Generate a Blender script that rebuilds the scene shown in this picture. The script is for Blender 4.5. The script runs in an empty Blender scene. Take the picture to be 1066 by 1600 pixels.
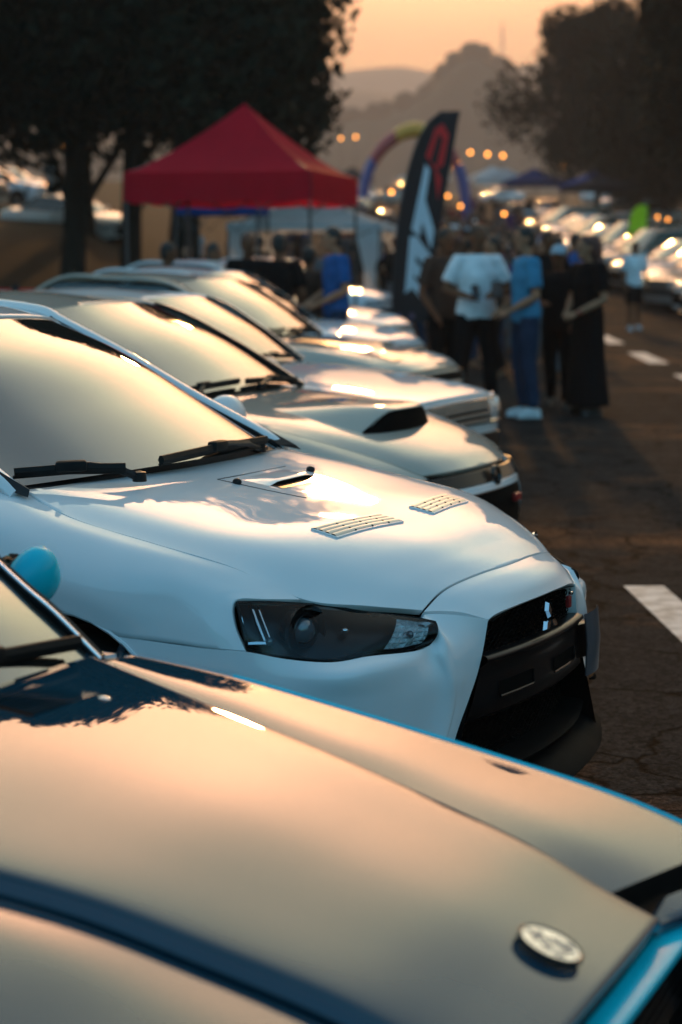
import bpy, bmesh, math, random
from mathutils import Vector, Matrix, noise
R = math.radians
PI = math.pi
sc = bpy.context.scene
COL = sc.collection

# ------------------------------------------------------------------ camera, sky, sun, exposure
cam_d = bpy.data.cameras.new('camera')
cam = bpy.data.objects.new('camera', cam_d); COL.objects.link(cam)
cam.location = (0, 0, 1.58)
cam.rotation_euler = (PI/2 - 0.13665, 0, 0)
cam_d.sensor_fit = 'HORIZONTAL'; cam_d.sensor_width = 24.0
cam_d.lens = 63.04
cam_d.clip_start = 0.05; cam_d.clip_end = 9000
cam_d.dof.use_dof = True
cam_d.dof.focus_distance = 4.75
cam_d.dof.aperture_fstop = 2.6
sc.camera = cam

SUN_AZ, SUN_EL = R(2.5), R(15.0)
world = bpy.data.worlds.new('World'); sc.world = world; world.use_nodes = True
wn = world.node_tree; wn.nodes.clear()
w_out = wn.nodes.new('ShaderNodeOutputWorld'); w_bg = wn.nodes.new('ShaderNodeBackground')
w_sky = wn.nodes.new('ShaderNodeTexSky'); w_sky.sky_type = 'NISHITA'; w_sky.sun_disc = False
w_sky.sun_elevation = SUN_EL; w_sky.sun_rotation = SUN_AZ
w_sky.altitude = 0; w_sky.air_density = 1.6; w_sky.dust_density = 6.0; w_sky.ozone_density = 3.0
w_tc = wn.nodes.new('ShaderNodeTexCoord')
w_dot = wn.nodes.new('ShaderNodeVectorMath'); w_dot.operation = 'DOT_PRODUCT'
w_dot.inputs[1].default_value = (math.sin(SUN_AZ)*math.cos(SUN_EL), math.cos(SUN_AZ)*math.cos(SUN_EL), math.sin(SUN_EL))
def w_mix(fac, ca, cb, mode='MIX'):
    m = wn.nodes.new('ShaderNodeMix'); m.data_type = 'RGBA'; m.blend_type = mode
    for i, v in ((0, fac), (6, ca), (7, cb)):
        if isinstance(v, bpy.types.NodeSocket): wn.links.new(v, m.inputs[i])
        else: m.inputs[i].default_value = v
    return m.outputs[2]
def w_step(src, lo, hi, a=0.0, b=1.0):
    m = wn.nodes.new('ShaderNodeMapRange'); m.interpolation_type = 'SMOOTHSTEP'
    for i, v in enumerate((lo, hi, a, b)): m.inputs[i+1].default_value = v
    wn.links.new(src, m.inputs[0]); return m.outputs[0]
wn.links.new(w_tc.outputs['Generated'], w_dot.inputs[0])
w_sep = wn.nodes.new('ShaderNodeSeparateXYZ'); wn.links.new(w_tc.outputs['Generated'], w_sep.inputs[0])
# the dusk sky: peach round the sun, pale grey-gold above it, dusk blue on the far side; hazy brightness climbs with height
w_c1 = w_mix(w_step(w_dot.outputs['Value'], .91, 1.0), (1.0, 1.05, .84, 1), (1.0, .66, .58, 1))
w_c2 = w_mix(w_step(w_dot.outputs['Value'], -.35, .60), (.78, 1.40, 1.46, 1), w_c1)
w_c3 = w_mix(1.0, w_sky.outputs[0], w_c2, 'MULTIPLY')
w_up = wn.nodes.new('ShaderNodeVectorMath'); w_up.operation = 'SCALE'
wn.links.new(w_c3, w_up.inputs[0]); wn.links.new(w_step(w_sep.outputs['Z'], 0.09, .48, .58, 2.5), w_up.inputs['Scale'])
wn.links.new(w_up.outputs[0], w_bg.inputs[0]); wn.links.new(w_bg.outputs[0], w_out.inputs[0])
w_bg.inputs[1].default_value = 0.10

sun_d = bpy.data.lights.new('sun', 'SUN'); sun_d.energy = 2.0; sun_d.angle = R(1.8); sun_d.color = (1.0, 0.50, 0.16)
sun = bpy.data.objects.new('sun', sun_d); COL.objects.link(sun)
sdir = Vector((math.sin(SUN_AZ)*math.cos(SUN_EL), math.cos(SUN_AZ)*math.cos(SUN_EL), math.sin(SUN_EL)))
sun.rotation_euler = sdir.to_track_quat('Z', 'Y').to_euler()
sun.location = (0, 0, 30)

sc.view_settings.view_transform = 'Standard'; sc.view_settings.look = 'None'
sc.view_settings.gamma = 1; sc.view_settings.use_curve_mapping = False
sc.view_settings.exposure = 0.36
sc.render.engine = 'CYCLES'
sc.cycles.use_denoising = True
sc.cycles.max_bounces = 8; sc.cycles.volume_bounces = 1; sc.cycles.transparent_max_bounces = 12
sc.cycles.sample_clamp_indirect = 6.0
sc.cycles.caustics_reflective = False; sc.cycles.caustics_refractive = False

# ------------------------------------------------------------------ helpers: materials
MATS = {}
def mat(name, col, rough=0.5, metal=0.0, coat=0.0, coat_rough=0.03, ior=1.5, noise_amt=0.0, noise_scale=20.0,
        bump=0.0, bump_scale=80.0, emit=None, emit_s=0.0, alpha=None, spec=None, col2=None):
    if name in MATS: return MATS[name]
    m = bpy.data.materials.new(name); m.use_nodes = True
    nt = m.node_tree; b = nt.nodes['Principled BSDF']
    b.inputs['Base Color'].default_value = (*col, 1)
    b.inputs['Roughness'].default_value = rough; b.inputs['Metallic'].default_value = metal
    b.inputs['Coat Weight'].default_value = coat; b.inputs['Coat Roughness'].default_value = coat_rough
    b.inputs['IOR'].default_value = ior
    if spec is not None: b.inputs['Specular IOR Level'].default_value = spec
    tc = nt.nodes.new('ShaderNodeTexCoord')
    nz = nt.nodes.new('ShaderNodeTexNoise'); nz.inputs['Scale'].default_value = noise_scale
    nz.inputs['Detail'].default_value = 4
    nt.links.new(tc.outputs['Object'], nz.inputs['Vector'])
    mx = nt.nodes.new('ShaderNodeMix'); mx.data_type = 'RGBA'
    mx.inputs[6].default_value = (*col, 1)
    c2 = col2 if col2 else tuple(c*(1-noise_amt) for c in col)
    mx.inputs[7].default_value = (*c2, 1)
    rp = nt.nodes.new('ShaderNodeMapRange'); rp.inputs[1].default_value = 0.35; rp.inputs[2].default_value = 0.65
    nt.links.new(nz.outputs['Fac'], rp.inputs[0]); nt.links.new(rp.outputs[0], mx.inputs[0])
    nt.links.new(mx.outputs[2], b.inputs['Base Color'])
    if bump > 0:
        n2 = nt.nodes.new('ShaderNodeTexNoise'); n2.inputs['Scale'].default_value = bump_scale; n2.inputs['Detail'].default_value = 5
        nt.links.new(tc.outputs['Object'], n2.inputs['Vector'])
        bp = nt.nodes.new('ShaderNodeBump'); bp.inputs['Strength'].default_value = bump; bp.inputs['Distance'].default_value = 0.02
        nt.links.new(n2.outputs['Fac'], bp.inputs['Height']); nt.links.new(bp.outputs[0], b.inputs['Normal'])
    if emit:
        b.inputs['Emission Color'].default_value = (*emit, 1); b.inputs['Emission Strength'].default_value = emit_s
    MATS[name] = m
    return m

def glass_sheet(name, tint=(0.85, 0.9, 0.88), ior=1.75, rough=0.0):
    """a single sheet of glass: fresnel mix of a mirror and a tinted clear sheet"""
    if name in MATS: return MATS[name]
    m = bpy.data.materials.new(name); m.use_nodes = True; nt = m.node_tree; nt.nodes.clear()
    o = nt.nodes.new('ShaderNodeOutputMaterial'); mx = nt.nodes.new('ShaderNodeMixShader')
    fr = nt.nodes.new('ShaderNodeFresnel'); fr.inputs[0].default_value = ior
    t = nt.nodes.new('ShaderNodeBsdfTransparent'); t.inputs[0].default_value = (*tint, 1)
    g = nt.nodes.new('ShaderNodeBsdfGlossy'); g.inputs['Roughness'].default_value = rough
    nt.links.new(fr.outputs[0], mx.inputs[0]); nt.links.new(t.outputs[0], mx.inputs[1]); nt.links.new(g.outputs[0], mx.inputs[2])
    nt.links.new(mx.outputs[0], o.inputs[0]); MATS[name] = m
    return m

# ------------------------------------------------------------------ helpers: mesh
class MB:
    def __init__(s): s.v = []; s.f = []
    def add(s, vs, fs):
        o = len(s.v); s.v += [tuple(v) for v in vs]; s.f += [tuple(i+o for i in f) for f in fs]; return s
    def box(s, c, d, rot=None, bev=0.0):
        """box; with bev > 0 its edges are chamfered"""
        M = rot.to_3x3() if rot else Matrix.Identity(3)
        hx, hy, hz = d[0]/2, d[1]/2, d[2]/2
        if bev <= 0:
            vs = [Vector((x*hx, y*hy, z*hz)) for x in (-1, 1) for y in (-1, 1) for z in (-1, 1)]
            fs = [(0,1,3,2),(4,6,7,5),(0,4,5,1),(2,3,7,6),(0,2,6,4),(1,5,7,3)]
        else:
            bm = bmesh.new(); bmesh.ops.create_cube(bm, size=1)
            for v in bm.verts: v.co = Vector((v.co.x*d[0], v.co.y*d[1], v.co.z*d[2]))
            bmesh.ops.bevel(bm, geom=bm.edges[:], offset=bev, segments=2, affect='EDGES', profile=0.5)
            bm.verts.index_update()
            vs = [v.co.copy() for v in bm.verts]; fs = [tuple(v.index for v in f.verts) for f in bm.faces]; bm.free()
        return s.add([Vector(c) + M @ v for v in vs], fs)
    def tube(s, path, r, n=8, cap=True, sq=None):
        path = [Vector(p) for p in path]; k = len(path)
        rr = r if isinstance(r, (list, tuple)) else [r]*k
        vs = []; prev = None
        for i, p in enumerate(path):
            t = (path[min(i+1, k-1)] - path[max(i-1, 0)]).normalized()
            if prev is None:
                a = Vector((0, 0, 1)) if abs(t.z) < 0.9 else Vector((1, 0, 0))
                u = t.cross(a).normalized()
            else:
                u = (prev - t*prev.dot(t)).normalized()
            prev = u; w = t.cross(u)
            for j in range(n):
                a = 2*PI*j/n
                q = rr[i]
                if isinstance(q, (list, tuple)): vs.append(p + u*math.cos(a)*q[0] + w*math.sin(a)*q[1])
                else: vs.append(p + u*math.cos(a)*q + w*math.sin(a)*q)
        fs = [(i*n+j, i*n+(j+1) % n, (i+1)*n+(j+1) % n, (i+1)*n+j) for i in range(k-1) for j in range(n)]
        if cap: fs += [tuple(range(n))[::-1], tuple((k-1)*n+j for j in range(n))]
        return s.add(vs, fs)
    def grid(s, g):
        nu, nv = len(g), len(g[0])
        return s.add([p for r in g for p in r], [(i*nv+j, i*nv+j+1, (i+1)*nv+j+1, (i+1)*nv+j) for i in range(nu-1) for j in range(nv-1)])
    def ball(s, c, r, nu=10, nv=8, rot=None):
        r = (r, r, r) if not isinstance(r, (tuple, list)) else r
        M = rot.to_3x3() if rot else Matrix.Identity(3)
        vs = [Vector((0, 0, -r[2]))]
        for i in range(1, nv):
            t = PI*i/nv
            for j in range(nu):
                a = 2*PI*j/nu; vs.append(Vector((r[0]*math.sin(t)*math.cos(a), r[1]*math.sin(t)*math.sin(a), -r[2]*math.cos(t))))
        vs.append(Vector((0, 0, r[2])))
        fs = [(0, 1+(j+1) % nu, 1+j) for j in range(nu)]
        for i in range(nv-2):
            for j in range(nu):
                a = 1+i*nu; fs.append((a+j, a+(j+1) % nu, a+nu+(j+1) % nu, a+nu+j))
        e = len(vs)-1; a = 1+(nv-2)*nu
        fs += [(a+j, a+(j+1) % nu, e) for j in range(nu)]
        return s.add([Vector(c) + M @ v for v in vs], fs)
    def lathe(s, prof, n=24, M=None):
        """prof: (radius, height) pairs turned about local z, then moved by M"""
        M = M or Matrix.Identity(4)
        vs = [M @ Vector((r*math.cos(2*PI*j/n), r*math.sin(2*PI*j/n), h)) for r, h in prof for j in range(n)]
        fs = [(i*n+j, i*n+(j+1) % n, (i+1)*n+(j+1) % n, (i+1)*n+j) for i in range(len(prof)-1) for j in range(n)]
        return s.add(vs, fs)
    def prism(s, poly, d, M=None):
        """2-D outline in local xy, thickness d along +z, moved by M"""
        M = M or Matrix.Identity(4); n = len(poly)
        vs = [M @ Vector((x, y, 0)) for x, y in poly] + [M @ Vector((x, y, d)) for x, y in poly]
        fs = [tuple(range(n))[::-1], tuple(range(n, 2*n))] + [(i, (i+1) % n, n+(i+1) % n, n+i) for i in range(n)]
        return s.add(vs, fs)
    def mirrored(s):
        m = MB(); m.v = [(x, -y, z) for x, y, z in s.v]; m.f = [f[::-1] for f in s.f]; return m
    def mesh(s, name, m=None, smooth=True, ang=40, fix=True):
        me = bpy.data.meshes.new(name); me.from_pydata(s.v, [], s.f)
        if m: me.materials.append(m)
        if fix:
            bm = bmesh.new(); bm.from_mesh(me); bmesh.ops.recalc_face_normals(bm, faces=bm.faces[:]); bm.to_mesh(me); bm.free()
        if smooth:
            me.polygons.foreach_set('use_smooth', [True]*len(me.polygons))
            if ang < 180: me.set_sharp_from_angle(angle=R(ang))
        me.update()
        return me
    def build(s, name, m=None, parent=None, smooth=True, ang=40, fix=True):
        return link(name, s.mesh(name, m, smooth, ang, fix), parent)

def link(name, me, parent=None):
    o = bpy.data.objects.new(name, me); COL.objects.link(o)
    if parent: o.parent = parent
    return o
def tag(o, label=None, cat=None, group=None, kind=None):
    if label: o['label'] = label
    if cat: o['category'] = cat
    if group: o['group'] = group
    if kind: o['kind'] = kind
    return o
def thing(name, label, cat, loc=(0, 0, 0), rz=0.0, group=None):
    o = bpy.data.objects.new(name, None); COL.objects.link(o); o.empty_display_size = 0.2
    o.location = loc; o.rotation_euler = (0, 0, rz)
    return tag(o, label, cat, group)
def copy_tree(o, parent=None):
    c = o.copy(); COL.objects.link(c)
    if parent: c.parent = parent
    for ch in list(o.children): copy_tree(ch, c)
    return c
def set_mat(o, m):
    """give one object its own material without touching the mesh it shares"""
    o.material_slots[0].link = 'OBJECT'; o.material_slots[0].material = m

def cr(p0, p1, p2, p3, t):
    return 0.5*((2*p1) + (p2-p0)*t + (2*p0-5*p1+4*p2-p3)*t*t + (3*p1-p0-3*p2+p3)*t*t*t)
def spline(pts, n):
    """n points along a Catmull-Rom curve through pts (even in the control parameter)"""
    P = [Vector(p) for p in pts]; k = len(P)
    if k == 2: return [P[0].lerp(P[1], i/(n-1)) for i in range(n)]
    E = [2*P[0]-P[1]] + P + [2*P[-1]-P[-2]]
    out = []
    for i in range(n):
        t = i/(n-1)*(k-1); a = min(int(t), k-2); out.append(cr(E[a], E[a+1], E[a+2], E[a+3], t-a))
    return out
def surf(ctrl, nu, nv):
    rows = [spline(r, nv) for r in ctrl]
    cols = [spline([r[j] for r in rows], nu) for j in range(nv)]
    return [[cols[j][i] for j in range(nv)] for i in range(nu)]
def grid_normals(g):
    nu, nv = len(g), len(g[0]); N = []
    for i in range(nu):
        r = []
        for j in range(nv):
            a = g[min(i+1, nu-1)][j] - g[max(i-1, 0)][j]; b = g[i][min(j+1, nv-1)] - g[i][max(j-1, 0)]
            n = a.cross(b)
            r.append(n.normalized() if n.length > 1e-9 else Vector((0, 0, 1)))
        N.append(r)
    return N
def panel(mb, ctrl, nu, nv, out, rim=0.02, roll=0.004, gap=0.0015, dense=None):
    """a sheet-metal panel through a net of control points whose edges roll in by `rim`; `out` is a point inside the car"""
    g = dense if dense else surf(ctrl, nu, nv)
    nu, nv = len(g), len(g[0]); N = grid_normals(g)
    mid = g[nu//2][nv//2]
    sgn = 1 if N[nu//2][nv//2].dot(mid - Vector(out)) > 0 else -1
    if gap:
        for i in range(nu):
            d = (g[i][1]-g[i][0]); g[i][0] = g[i][0] + d.normalized()*min(gap, d.length*.4) if d.length > 1e-6 else g[i][0]
            d = (g[i][-2]-g[i][-1]); g[i][-1] = g[i][-1] + d.normalized()*min(gap, d.length*.4) if d.length > 1e-6 else g[i][-1]
        for j in range(nv):
            d = (g[1][j]-g[0][j]); g[0][j] = g[0][j] + d.normalized()*min(gap, d.length*.4) if d.length > 1e-6 else g[0][j]
            d = (g[-2][j]-g[-1][j]); g[-1][j] = g[-1][j] + d.normalized()*min(gap, d.length*.4) if d.length > 1e-6 else g[-1][j]
    o = len(mb.v); mb.grid(g)
    loop = [(0, j) for j in range(nv)] + [(i, nv-1) for i in range(1, nu)] + [(nu-1, j) for j in range(nv-2, -1, -1)] + [(i, 0) for i in range(nu-2, 0, -1)]
    L = len(loop); r1 = []; r2 = []
    for (i, j) in loop:
        ii = min(max(i, 1), nu-2); jj = min(max(j, 1), nv-2)
        n = N[ii][jj]*sgn
        t = (g[i][j]-g[ii][jj]); t = (t - n*t.dot(n)); t = t.normalized() if t.length > 1e-9 else Vector((0, 0, 0))
        r1.append(g[i][j] + t*roll*.6 - n*roll); r2.append(g[i][j] + t*roll*.6 - n*rim)
    idx0 = [o+i*nv+j for i, j in loop]
    o1 = len(mb.v); mb.v += [tuple(p) for p in r1]; o2 = len(mb.v); mb.v += [tuple(p) for p in r2]
    for k in range(L):
        q = (k+1) % L
        mb.f.append((idx0[k], idx0[q], o1+q, o1+k)); mb.f.append((o1+k, o1+q, o2+q, o2+k))
    return g
def V(*a): return Vector(a)
def mir(L): return [Vector((p[0], -p[1], p[2])) for p in L]

def smoothstep(a, b, x):
    t = min(max((x-a)/(b-a), 0), 1); return t*t*(3-2*t)
GY = [(-60, 0), (9, 0), (13, .03), (17, .11), (20, .17), (28, .22), (38, .30), (46, .55), (55, 1.0), (72, 1.85), (100, 3.5), (150, 6.4), (250, 11), (400, 17), (700, 20), (3000, 20)]
def ground_z(x, y):
    z = GY[-1][1]
    for (a, za), (b, zb) in zip(GY, GY[1:]):
        if y <= b:
            z = za + (zb-za)*max(y-a, 0)/(b-a) if y >= a else GY[0][1]; break
    return z + 2.1*smoothstep(-3.5, -8, x)*smoothstep(32, 55, y)

# ------------------------------------------------------------------ materials
white_paint = mat('white_paint', (.74, .76, .78), .32, coat=1.0, coat_rough=.02, noise_amt=.03, noise_scale=6)
cream_paint = mat('cream_paint', (.42, .39, .34), .35, coat=1.0, coat_rough=.03, noise_amt=.05, noise_scale=5)
silver_paint = mat('silver_paint', (.5, .5, .5), .3, metal=.6, coat=1.0, noise_amt=.05)
blue_paint = mat('blue_metallic_paint', (.005, .040, .070), .32, metal=0, coat=1.0, coat_rough=.02, noise_amt=.1, noise_scale=4)
blue_paint.node_tree.nodes['Principled BSDF'].inputs['Coat IOR'].default_value = 1.6
cyan_paint = mat('cyan_mirror_gleam_paint', (.004, .60, .80), .3, metal=0, coat=.5, coat_rough=.02, noise_amt=.1, noise_scale=4)  # mirror and grille surround; also colours the painted gleam on the wing edge
dark_paint = mat('dark_paint', (.015, .02, .03), .3, coat=1.0, noise_amt=.2)
red_paint = mat('red_paint', (.25, .02, .02), .3, coat=1.0, noise_amt=.1)
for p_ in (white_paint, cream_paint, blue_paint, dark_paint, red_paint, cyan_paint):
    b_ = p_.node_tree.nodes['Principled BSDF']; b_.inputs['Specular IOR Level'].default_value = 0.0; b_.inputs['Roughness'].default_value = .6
black_gloss = mat('black_gloss', (.008, .008, .009), .12, noise_amt=.3)
black_plastic = mat('black_plastic', (.009, .009, .010), .42, spec=.25, noise_amt=.4, bump=.15, bump_scale=400)
black_satin = mat('black_satin', (.007, .007, .008), .28, spec=.3, noise_amt=.3)
black_rubber = mat('black_rubber', (.010, .010, .010), .7, spec=.2, noise_amt=.4)
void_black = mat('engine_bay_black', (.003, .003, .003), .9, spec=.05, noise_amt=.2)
chrome = mat('chrome', (.75, .75, .76), .06, metal=1.0, noise_amt=.03)
alloy = mat('alloy', (.35, .35, .36), .3, metal=1.0, noise_amt=.1)
vent_metal = mat('vent_painted_metal', (.30, .28, .25), .32, metal=.3, coat=.3, noise_amt=.2)
lamp_reflector = mat('lamp_reflector', (.85, .87, .88), .22, metal=.35, noise_amt=.3, noise_scale=60, bump=.6, bump_scale=60)
windscreen = mat('windscreen_glass', (.012, .014, .014), .02, ior=3.0, noise_amt=.1)
side_glass = mat('side_window_glass', (.008, .01, .012), .02, ior=1.7, noise_amt=.1)
lens_glass = glass_sheet('lamp_lens_glass', (.80, .86, .88), 1.38)
red_plastic = mat('red_plastic', (.35, .02, .02), .3, noise_amt=.2)
amber_plastic = mat('amber_plastic', (.6, .22, .03), .25, noise_amt=.2)
plate_metal = mat('plate_metal', (.09, .10, .12), .35, metal=.3, noise_amt=.15)

# ------------------------------------------------------------------ ground, road, markings
def ground_mat():
    m = bpy.data.materials.new('worn_asphalt'); m.use_nodes = True; nt = m.node_tree; b = nt.nodes['Principled BSDF']
    N = nt.nodes.new; Lk = nt.links.new
    tc = N('ShaderNodeTexCoord')
    def noi(scale, det=6, rough=.6):
        n = N('ShaderNodeTexNoise'); n.inputs['Scale'].default_value = scale; n.inputs['Detail'].default_value = det
        n.inputs['Roughness'].default_value = rough; Lk(tc.outputs['Object'], n.inputs['Vector']); return n
    def ramp(src, a, ca, b_, cb):
        r = N('ShaderNodeValToRGB'); r.color_ramp.elements[0].position = a; r.color_ramp.elements[0].color = (*ca, 1)
        r.color_ramp.elements[1].position = b_; r.color_ramp.elements[1].color = (*cb, 1); Lk(src, r.inputs[0]); return r
    big = noi(.55, 8, .65); mid = noi(5, 8, .7); fine = noi(160, 4, .7)
    base = ramp(mid.outputs['Fac'], .35, (.018, .018, .019), .7, (.043, .041, .041))
    dust = ramp(big.outputs['Fac'], .52, (0, 0, 0), .66, (1, 1, 1))
    mx = N('ShaderNodeMix'); mx.data_type = 'RGBA'; Lk(dust.outputs[0], mx.inputs[0]); Lk(base.outputs[0], mx.inputs[6]); mx.inputs[7].default_value = (.15, .072, .040, 1)
    grit = ramp(fine.outputs['Fac'], .3, (.3, .3, .3), .72, (1.6, 1.55, 1.5))
    mu = N('ShaderNodeMix'); mu.data_type = 'RGBA'; mu.blend_type = 'MULTIPLY'; mu.inputs[0].default_value = 1
    Lk(mx.outputs[2], mu.inputs[6]); Lk(grit.outputs[0], mu.inputs[7])
    ag = N('ShaderNodeTexVoronoi'); ag.inputs['Scale'].default_value = 55; Lk(tc.outputs['Object'], ag.inputs['Vector'])
    agr = ramp(ag.outputs['Color'], .15, (.45, .45, .45), .85, (1.75, 1.7, 1.65))
    mag = N('ShaderNodeMix'); mag.data_type = 'RGBA'; mag.blend_type = 'MULTIPLY'; mag.inputs[0].default_value = .8
    Lk(mu.outputs[2], mag.inputs[6]); Lk(agr.outputs[0], mag.inputs[7])
    vo = N('ShaderNodeTexVoronoi'); vo.feature = 'DISTANCE_TO_EDGE'; vo.inputs['Scale'].default_value = 1.3
    wv = N('ShaderNodeTexNoise'); wv.inputs['Scale'].default_value = 3.5; wv.inputs['Detail'].default_value = 6; Lk(tc.outputs['Object'], wv.inputs['Vector'])
    ad = N('ShaderNodeMix'); ad.data_type = 'RGBA'; ad.blend_type = 'ADD'; ad.inputs[0].default_value = .35; Lk(tc.outputs['Object'], ad.inputs[6]); Lk(wv.outputs['Color'], ad.inputs[7])
    Lk(ad.outputs[2], vo.inputs['Vector'])
    ck = ramp(vo.outputs['Distance'], .004, (.15, .15, .15), .022, (1, 1, 1))
    m3 = N('ShaderNodeMix'); m3.data_type = 'RGBA'; m3.blend_type = 'MULTIPLY'; m3.inputs[0].default_value = 1
    Lk(mag.outputs[2], m3.inputs[6]); Lk(ck.outputs[0], m3.inputs[7]); Lk(m3.outputs[2], b.inputs['Base Color'])
    b.inputs['Roughness'].default_value = .9; b.inputs['Specular IOR Level'].default_value = .02
    hs = N('ShaderNodeMath'); hs.operation = 'MULTIPLY_ADD'; Lk(fine.outputs['Fac'], hs.inputs[0]); hs.inputs[1].default_value = .35; Lk(mid.outputs['Fac'], hs.inputs[2])
    h2 = N('ShaderNodeMath'); h2.operation = 'MULTIPLY_ADD'; Lk(ck.outputs[0], h2.inputs[0]); h2.inputs[1].default_value = .35; Lk(hs.outputs[0], h2.inputs[2])
    h3 = N('ShaderNodeMath'); h3.operation = 'MULTIPLY_ADD'; Lk(ag.outputs['Distance'], h3.inputs[0]); h3.inputs[1].default_value = -.5; Lk(h2.outputs[0], h3.inputs[2])
    bp = N('ShaderNodeBump'); bp.inputs['Strength'].default_value = .9; bp.inputs['Distance'].default_value = .03
    Lk(h3.outputs[0], bp.inputs['Height']); Lk(bp.outputs[0], b.inputs['Normal'])
    return m
asphalt = ground_mat()
dirt = mat('dry_ground', (.048, .034, .025), .95, spec=.05, noise_scale=.4, col2=(.04, .032, .022), bump=.4, bump_scale=6)
xs = [-3000, -900, -300, -120, -60, -40, -28, -20, -16, -13, -10, -9, -8, -7, -6, -5, -4, -3, -2, 0, 2, 4, 6, 8, 10, 12, 16, 24, 40, 80, 200, 600, 3000]
ys = [-3000, -200, -40, -10, -2, 2, 5, 9, 12, 15, 17, 20, 24, 28, 32, 36, 38, 42, 46, 50, 55, 60, 66, 72, 80, 90, 100, 115, 130, 150, 175, 200, 230, 260, 300, 350, 400, 500, 700, 1000, 2000, 4000]
mb = MB(); mb.grid([[(x, y, ground_z(x, y)) for x in xs] for y in ys])
tag(mb.build('ground', dirt, ang=180, fix=True), kind='structure')
rx = [-3.0, -2, 0, 2, 4, 6, 8, 10, 12, 14]
ry = [y for y in ys if -45 < y <= 200]
mb = MB(); mb.grid([[(x, y, ground_z(x, y)+.004) for x in rx] for y in ry])
tag(mb.build('road', asphalt, ang=180), kind='structure')
road_paint = mat('worn_white_road_paint', (.62, .60, .57), .7, noise_scale=9, col2=(.30, .28, .26), bump=.3, bump_scale=120)
def marking(x0, y0, x1, y1, w, label=None):
    d = Vector((x1-x0, y1-y0, 0)); n = Vector((-d.y, d.x, 0)).normalized()*(w/2)
    mb = MB(); g = []
    for i in range(9):
        p = Vector((x0, y0, 0)) + d*(i/8); r = []
        for s in (-1, 1):
            q = p + n*s; q.z = ground_z(q.x, q.y)+.008; r.append(q)
        g.append(r)
    mb.grid(g); o = mb.build('road_marking', road_paint, ang=180); tag(o, kind='structure'); return o
marking(1.50, 8.75, 1.58, 6.0, .20)
for (a, b_) in ((33.9, 30.9), (28.2, 25.4), (23.0, 20.6), (39, 36.4), (45, 42)):
    marking(4.35+(a-22)*.045, a, 4.35+(b_-22)*.045, b_, .28)

# ------------------------------------------------------------------ wheels and other shared car parts
def wheel(parent, x, y, r=.32, w=.22, rim_m=None):
    """tyre with a rim and five spokes; the outer face looks to the side of the car it is on"""
    s = 1 if y > 0 else -1
    M = Matrix.Translation((x, y, r)) @ Matrix.Rotation(-s*PI/2, 4, 'X')
    t = MB(); t.lathe([(r*.66, -w/2), (r*.9, -w/2), (r*.985, -w*.38), (r, -w*.2), (r, w*.2), (r*.985, w*.38), (r*.9, w/2), (r*.66, w/2), (r*.64, 0), (r*.66, -w/2)], 28, M)
    wh = t.build('wheel', black_rubber, parent)
    k = MB(); k.lathe([(r*.66, w*.42), (r*.62, w*.40), (r*.60, -w*.3)], 28, M)
    k.lathe([(0.001, w*.28), (r*.16, w*.27), (r*.17, w*.1)], 14, M)
    for i in range(5):
        a = 2*PI*i/5
        k.box(M @ Vector((math.cos(a)*r*.38, math.sin(a)*r*.38, w*.26)), (r*.52, r*.14, .03), M.to_3x3().to_4x4() @ Matrix.Rotation(a, 4, 'Z'))
    k.build('rim', rim_m or alloy, wh)
    return wh
def wiper(parent, base, tip, mid_lift, m=None):
    """a wiper: arm from its spindle to the middle of the blade, and the blade lying on the glass"""
    (b0, b1) = tip; b0 = Vector(b0); b1 = Vector(b1); c = (b0+b1)/2; d = (b1-b0)
    up = Vector((.35, 0, .93)).normalized()
    k = MB(); k.tube([base, Vector(base).lerp(c, .35)+up*mid_lift*.8, Vector(base).lerp(c, .75)+up*mid_lift, c+up*.028], [.013, .012, .010, .008], 6)
    k.lathe([(0.001, .02), (.018, .016), (.02, -.01)], 10, Matrix.Translation(base))
    w = k.build('wiper', black_plastic, parent)
    k = MB(); k.tube([b0+up*.012, c+up*.018, b1+up*.012], [(.010, .014)]*3, 6)
    k.box(c+up*.024, (.085, .035, .03), d.to_track_quat('X', 'Z').to_matrix().to_4x4(), .008)
    k.tube([b0-up*.002, c+up*.004, b1-up*.002], .005, 5)
    k.build('blade', black_rubber, w)
    return w

# ------------------------------------------------------------------ the white sedan in focus
EVO = thing('parked_car', 'white sports sedan with a vented bonnet and three-diamond emblem on its black grille', 'car', (.6074, 4.7597, 0), -.50876, 'cars parked nose-out along the road')
IN = (-1.2, 0, .5)
HLc = [(-1.31, -.665, .978), (-1.10, -.735, .926), (-.83, -.748, .880), (-.60, -.729, .833), (-.43, -.668, .757)]
# bonnet: rows from the cowl to the front seam, columns from the near edge over the middle to the far edge
hood_rows = [
    [(-1.31, -.665, .978), (-1.26, -.56, .983), (-1.225, -.3, .988)],
    [(-1.09, -.735, .924), (-1.03, -.60, .949), (-1.0, -.3, .957)],
    [(-.83, -.748, .880), (-.80, -.61, .912), (-.76, -.3, .921)],
    [(-.60, -.729, .833), (-.57, -.585, .877), (-.53, -.3, .892)],
    [(-.43, -.668, .757), (-.40, -.52, .826), (-.35, -.27, .850)],
    [(-.31, -.570, .736), (-.285, -.44, .784), (-.25, -.24, .806)],
    [(-.212, -.442, .712), (-.200, -.345, .752), (-.182, -.19, .769)]]
hood_mid = [(-1.215, 0, .990), (-1.0, 0, .955), (-.75, 0, .920), (-.52, 0, .890), (-.34, 0, .852), (-.245, 0, .810), (-.168, 0, .773)]
ctrl = [r + [m] + mir(r)[::-1] for r, m in zip(hood_rows, hood_mid)]
mb = MB(); HOOD = panel(mb, ctrl, 61, 73, IN, rim=.022)
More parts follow.
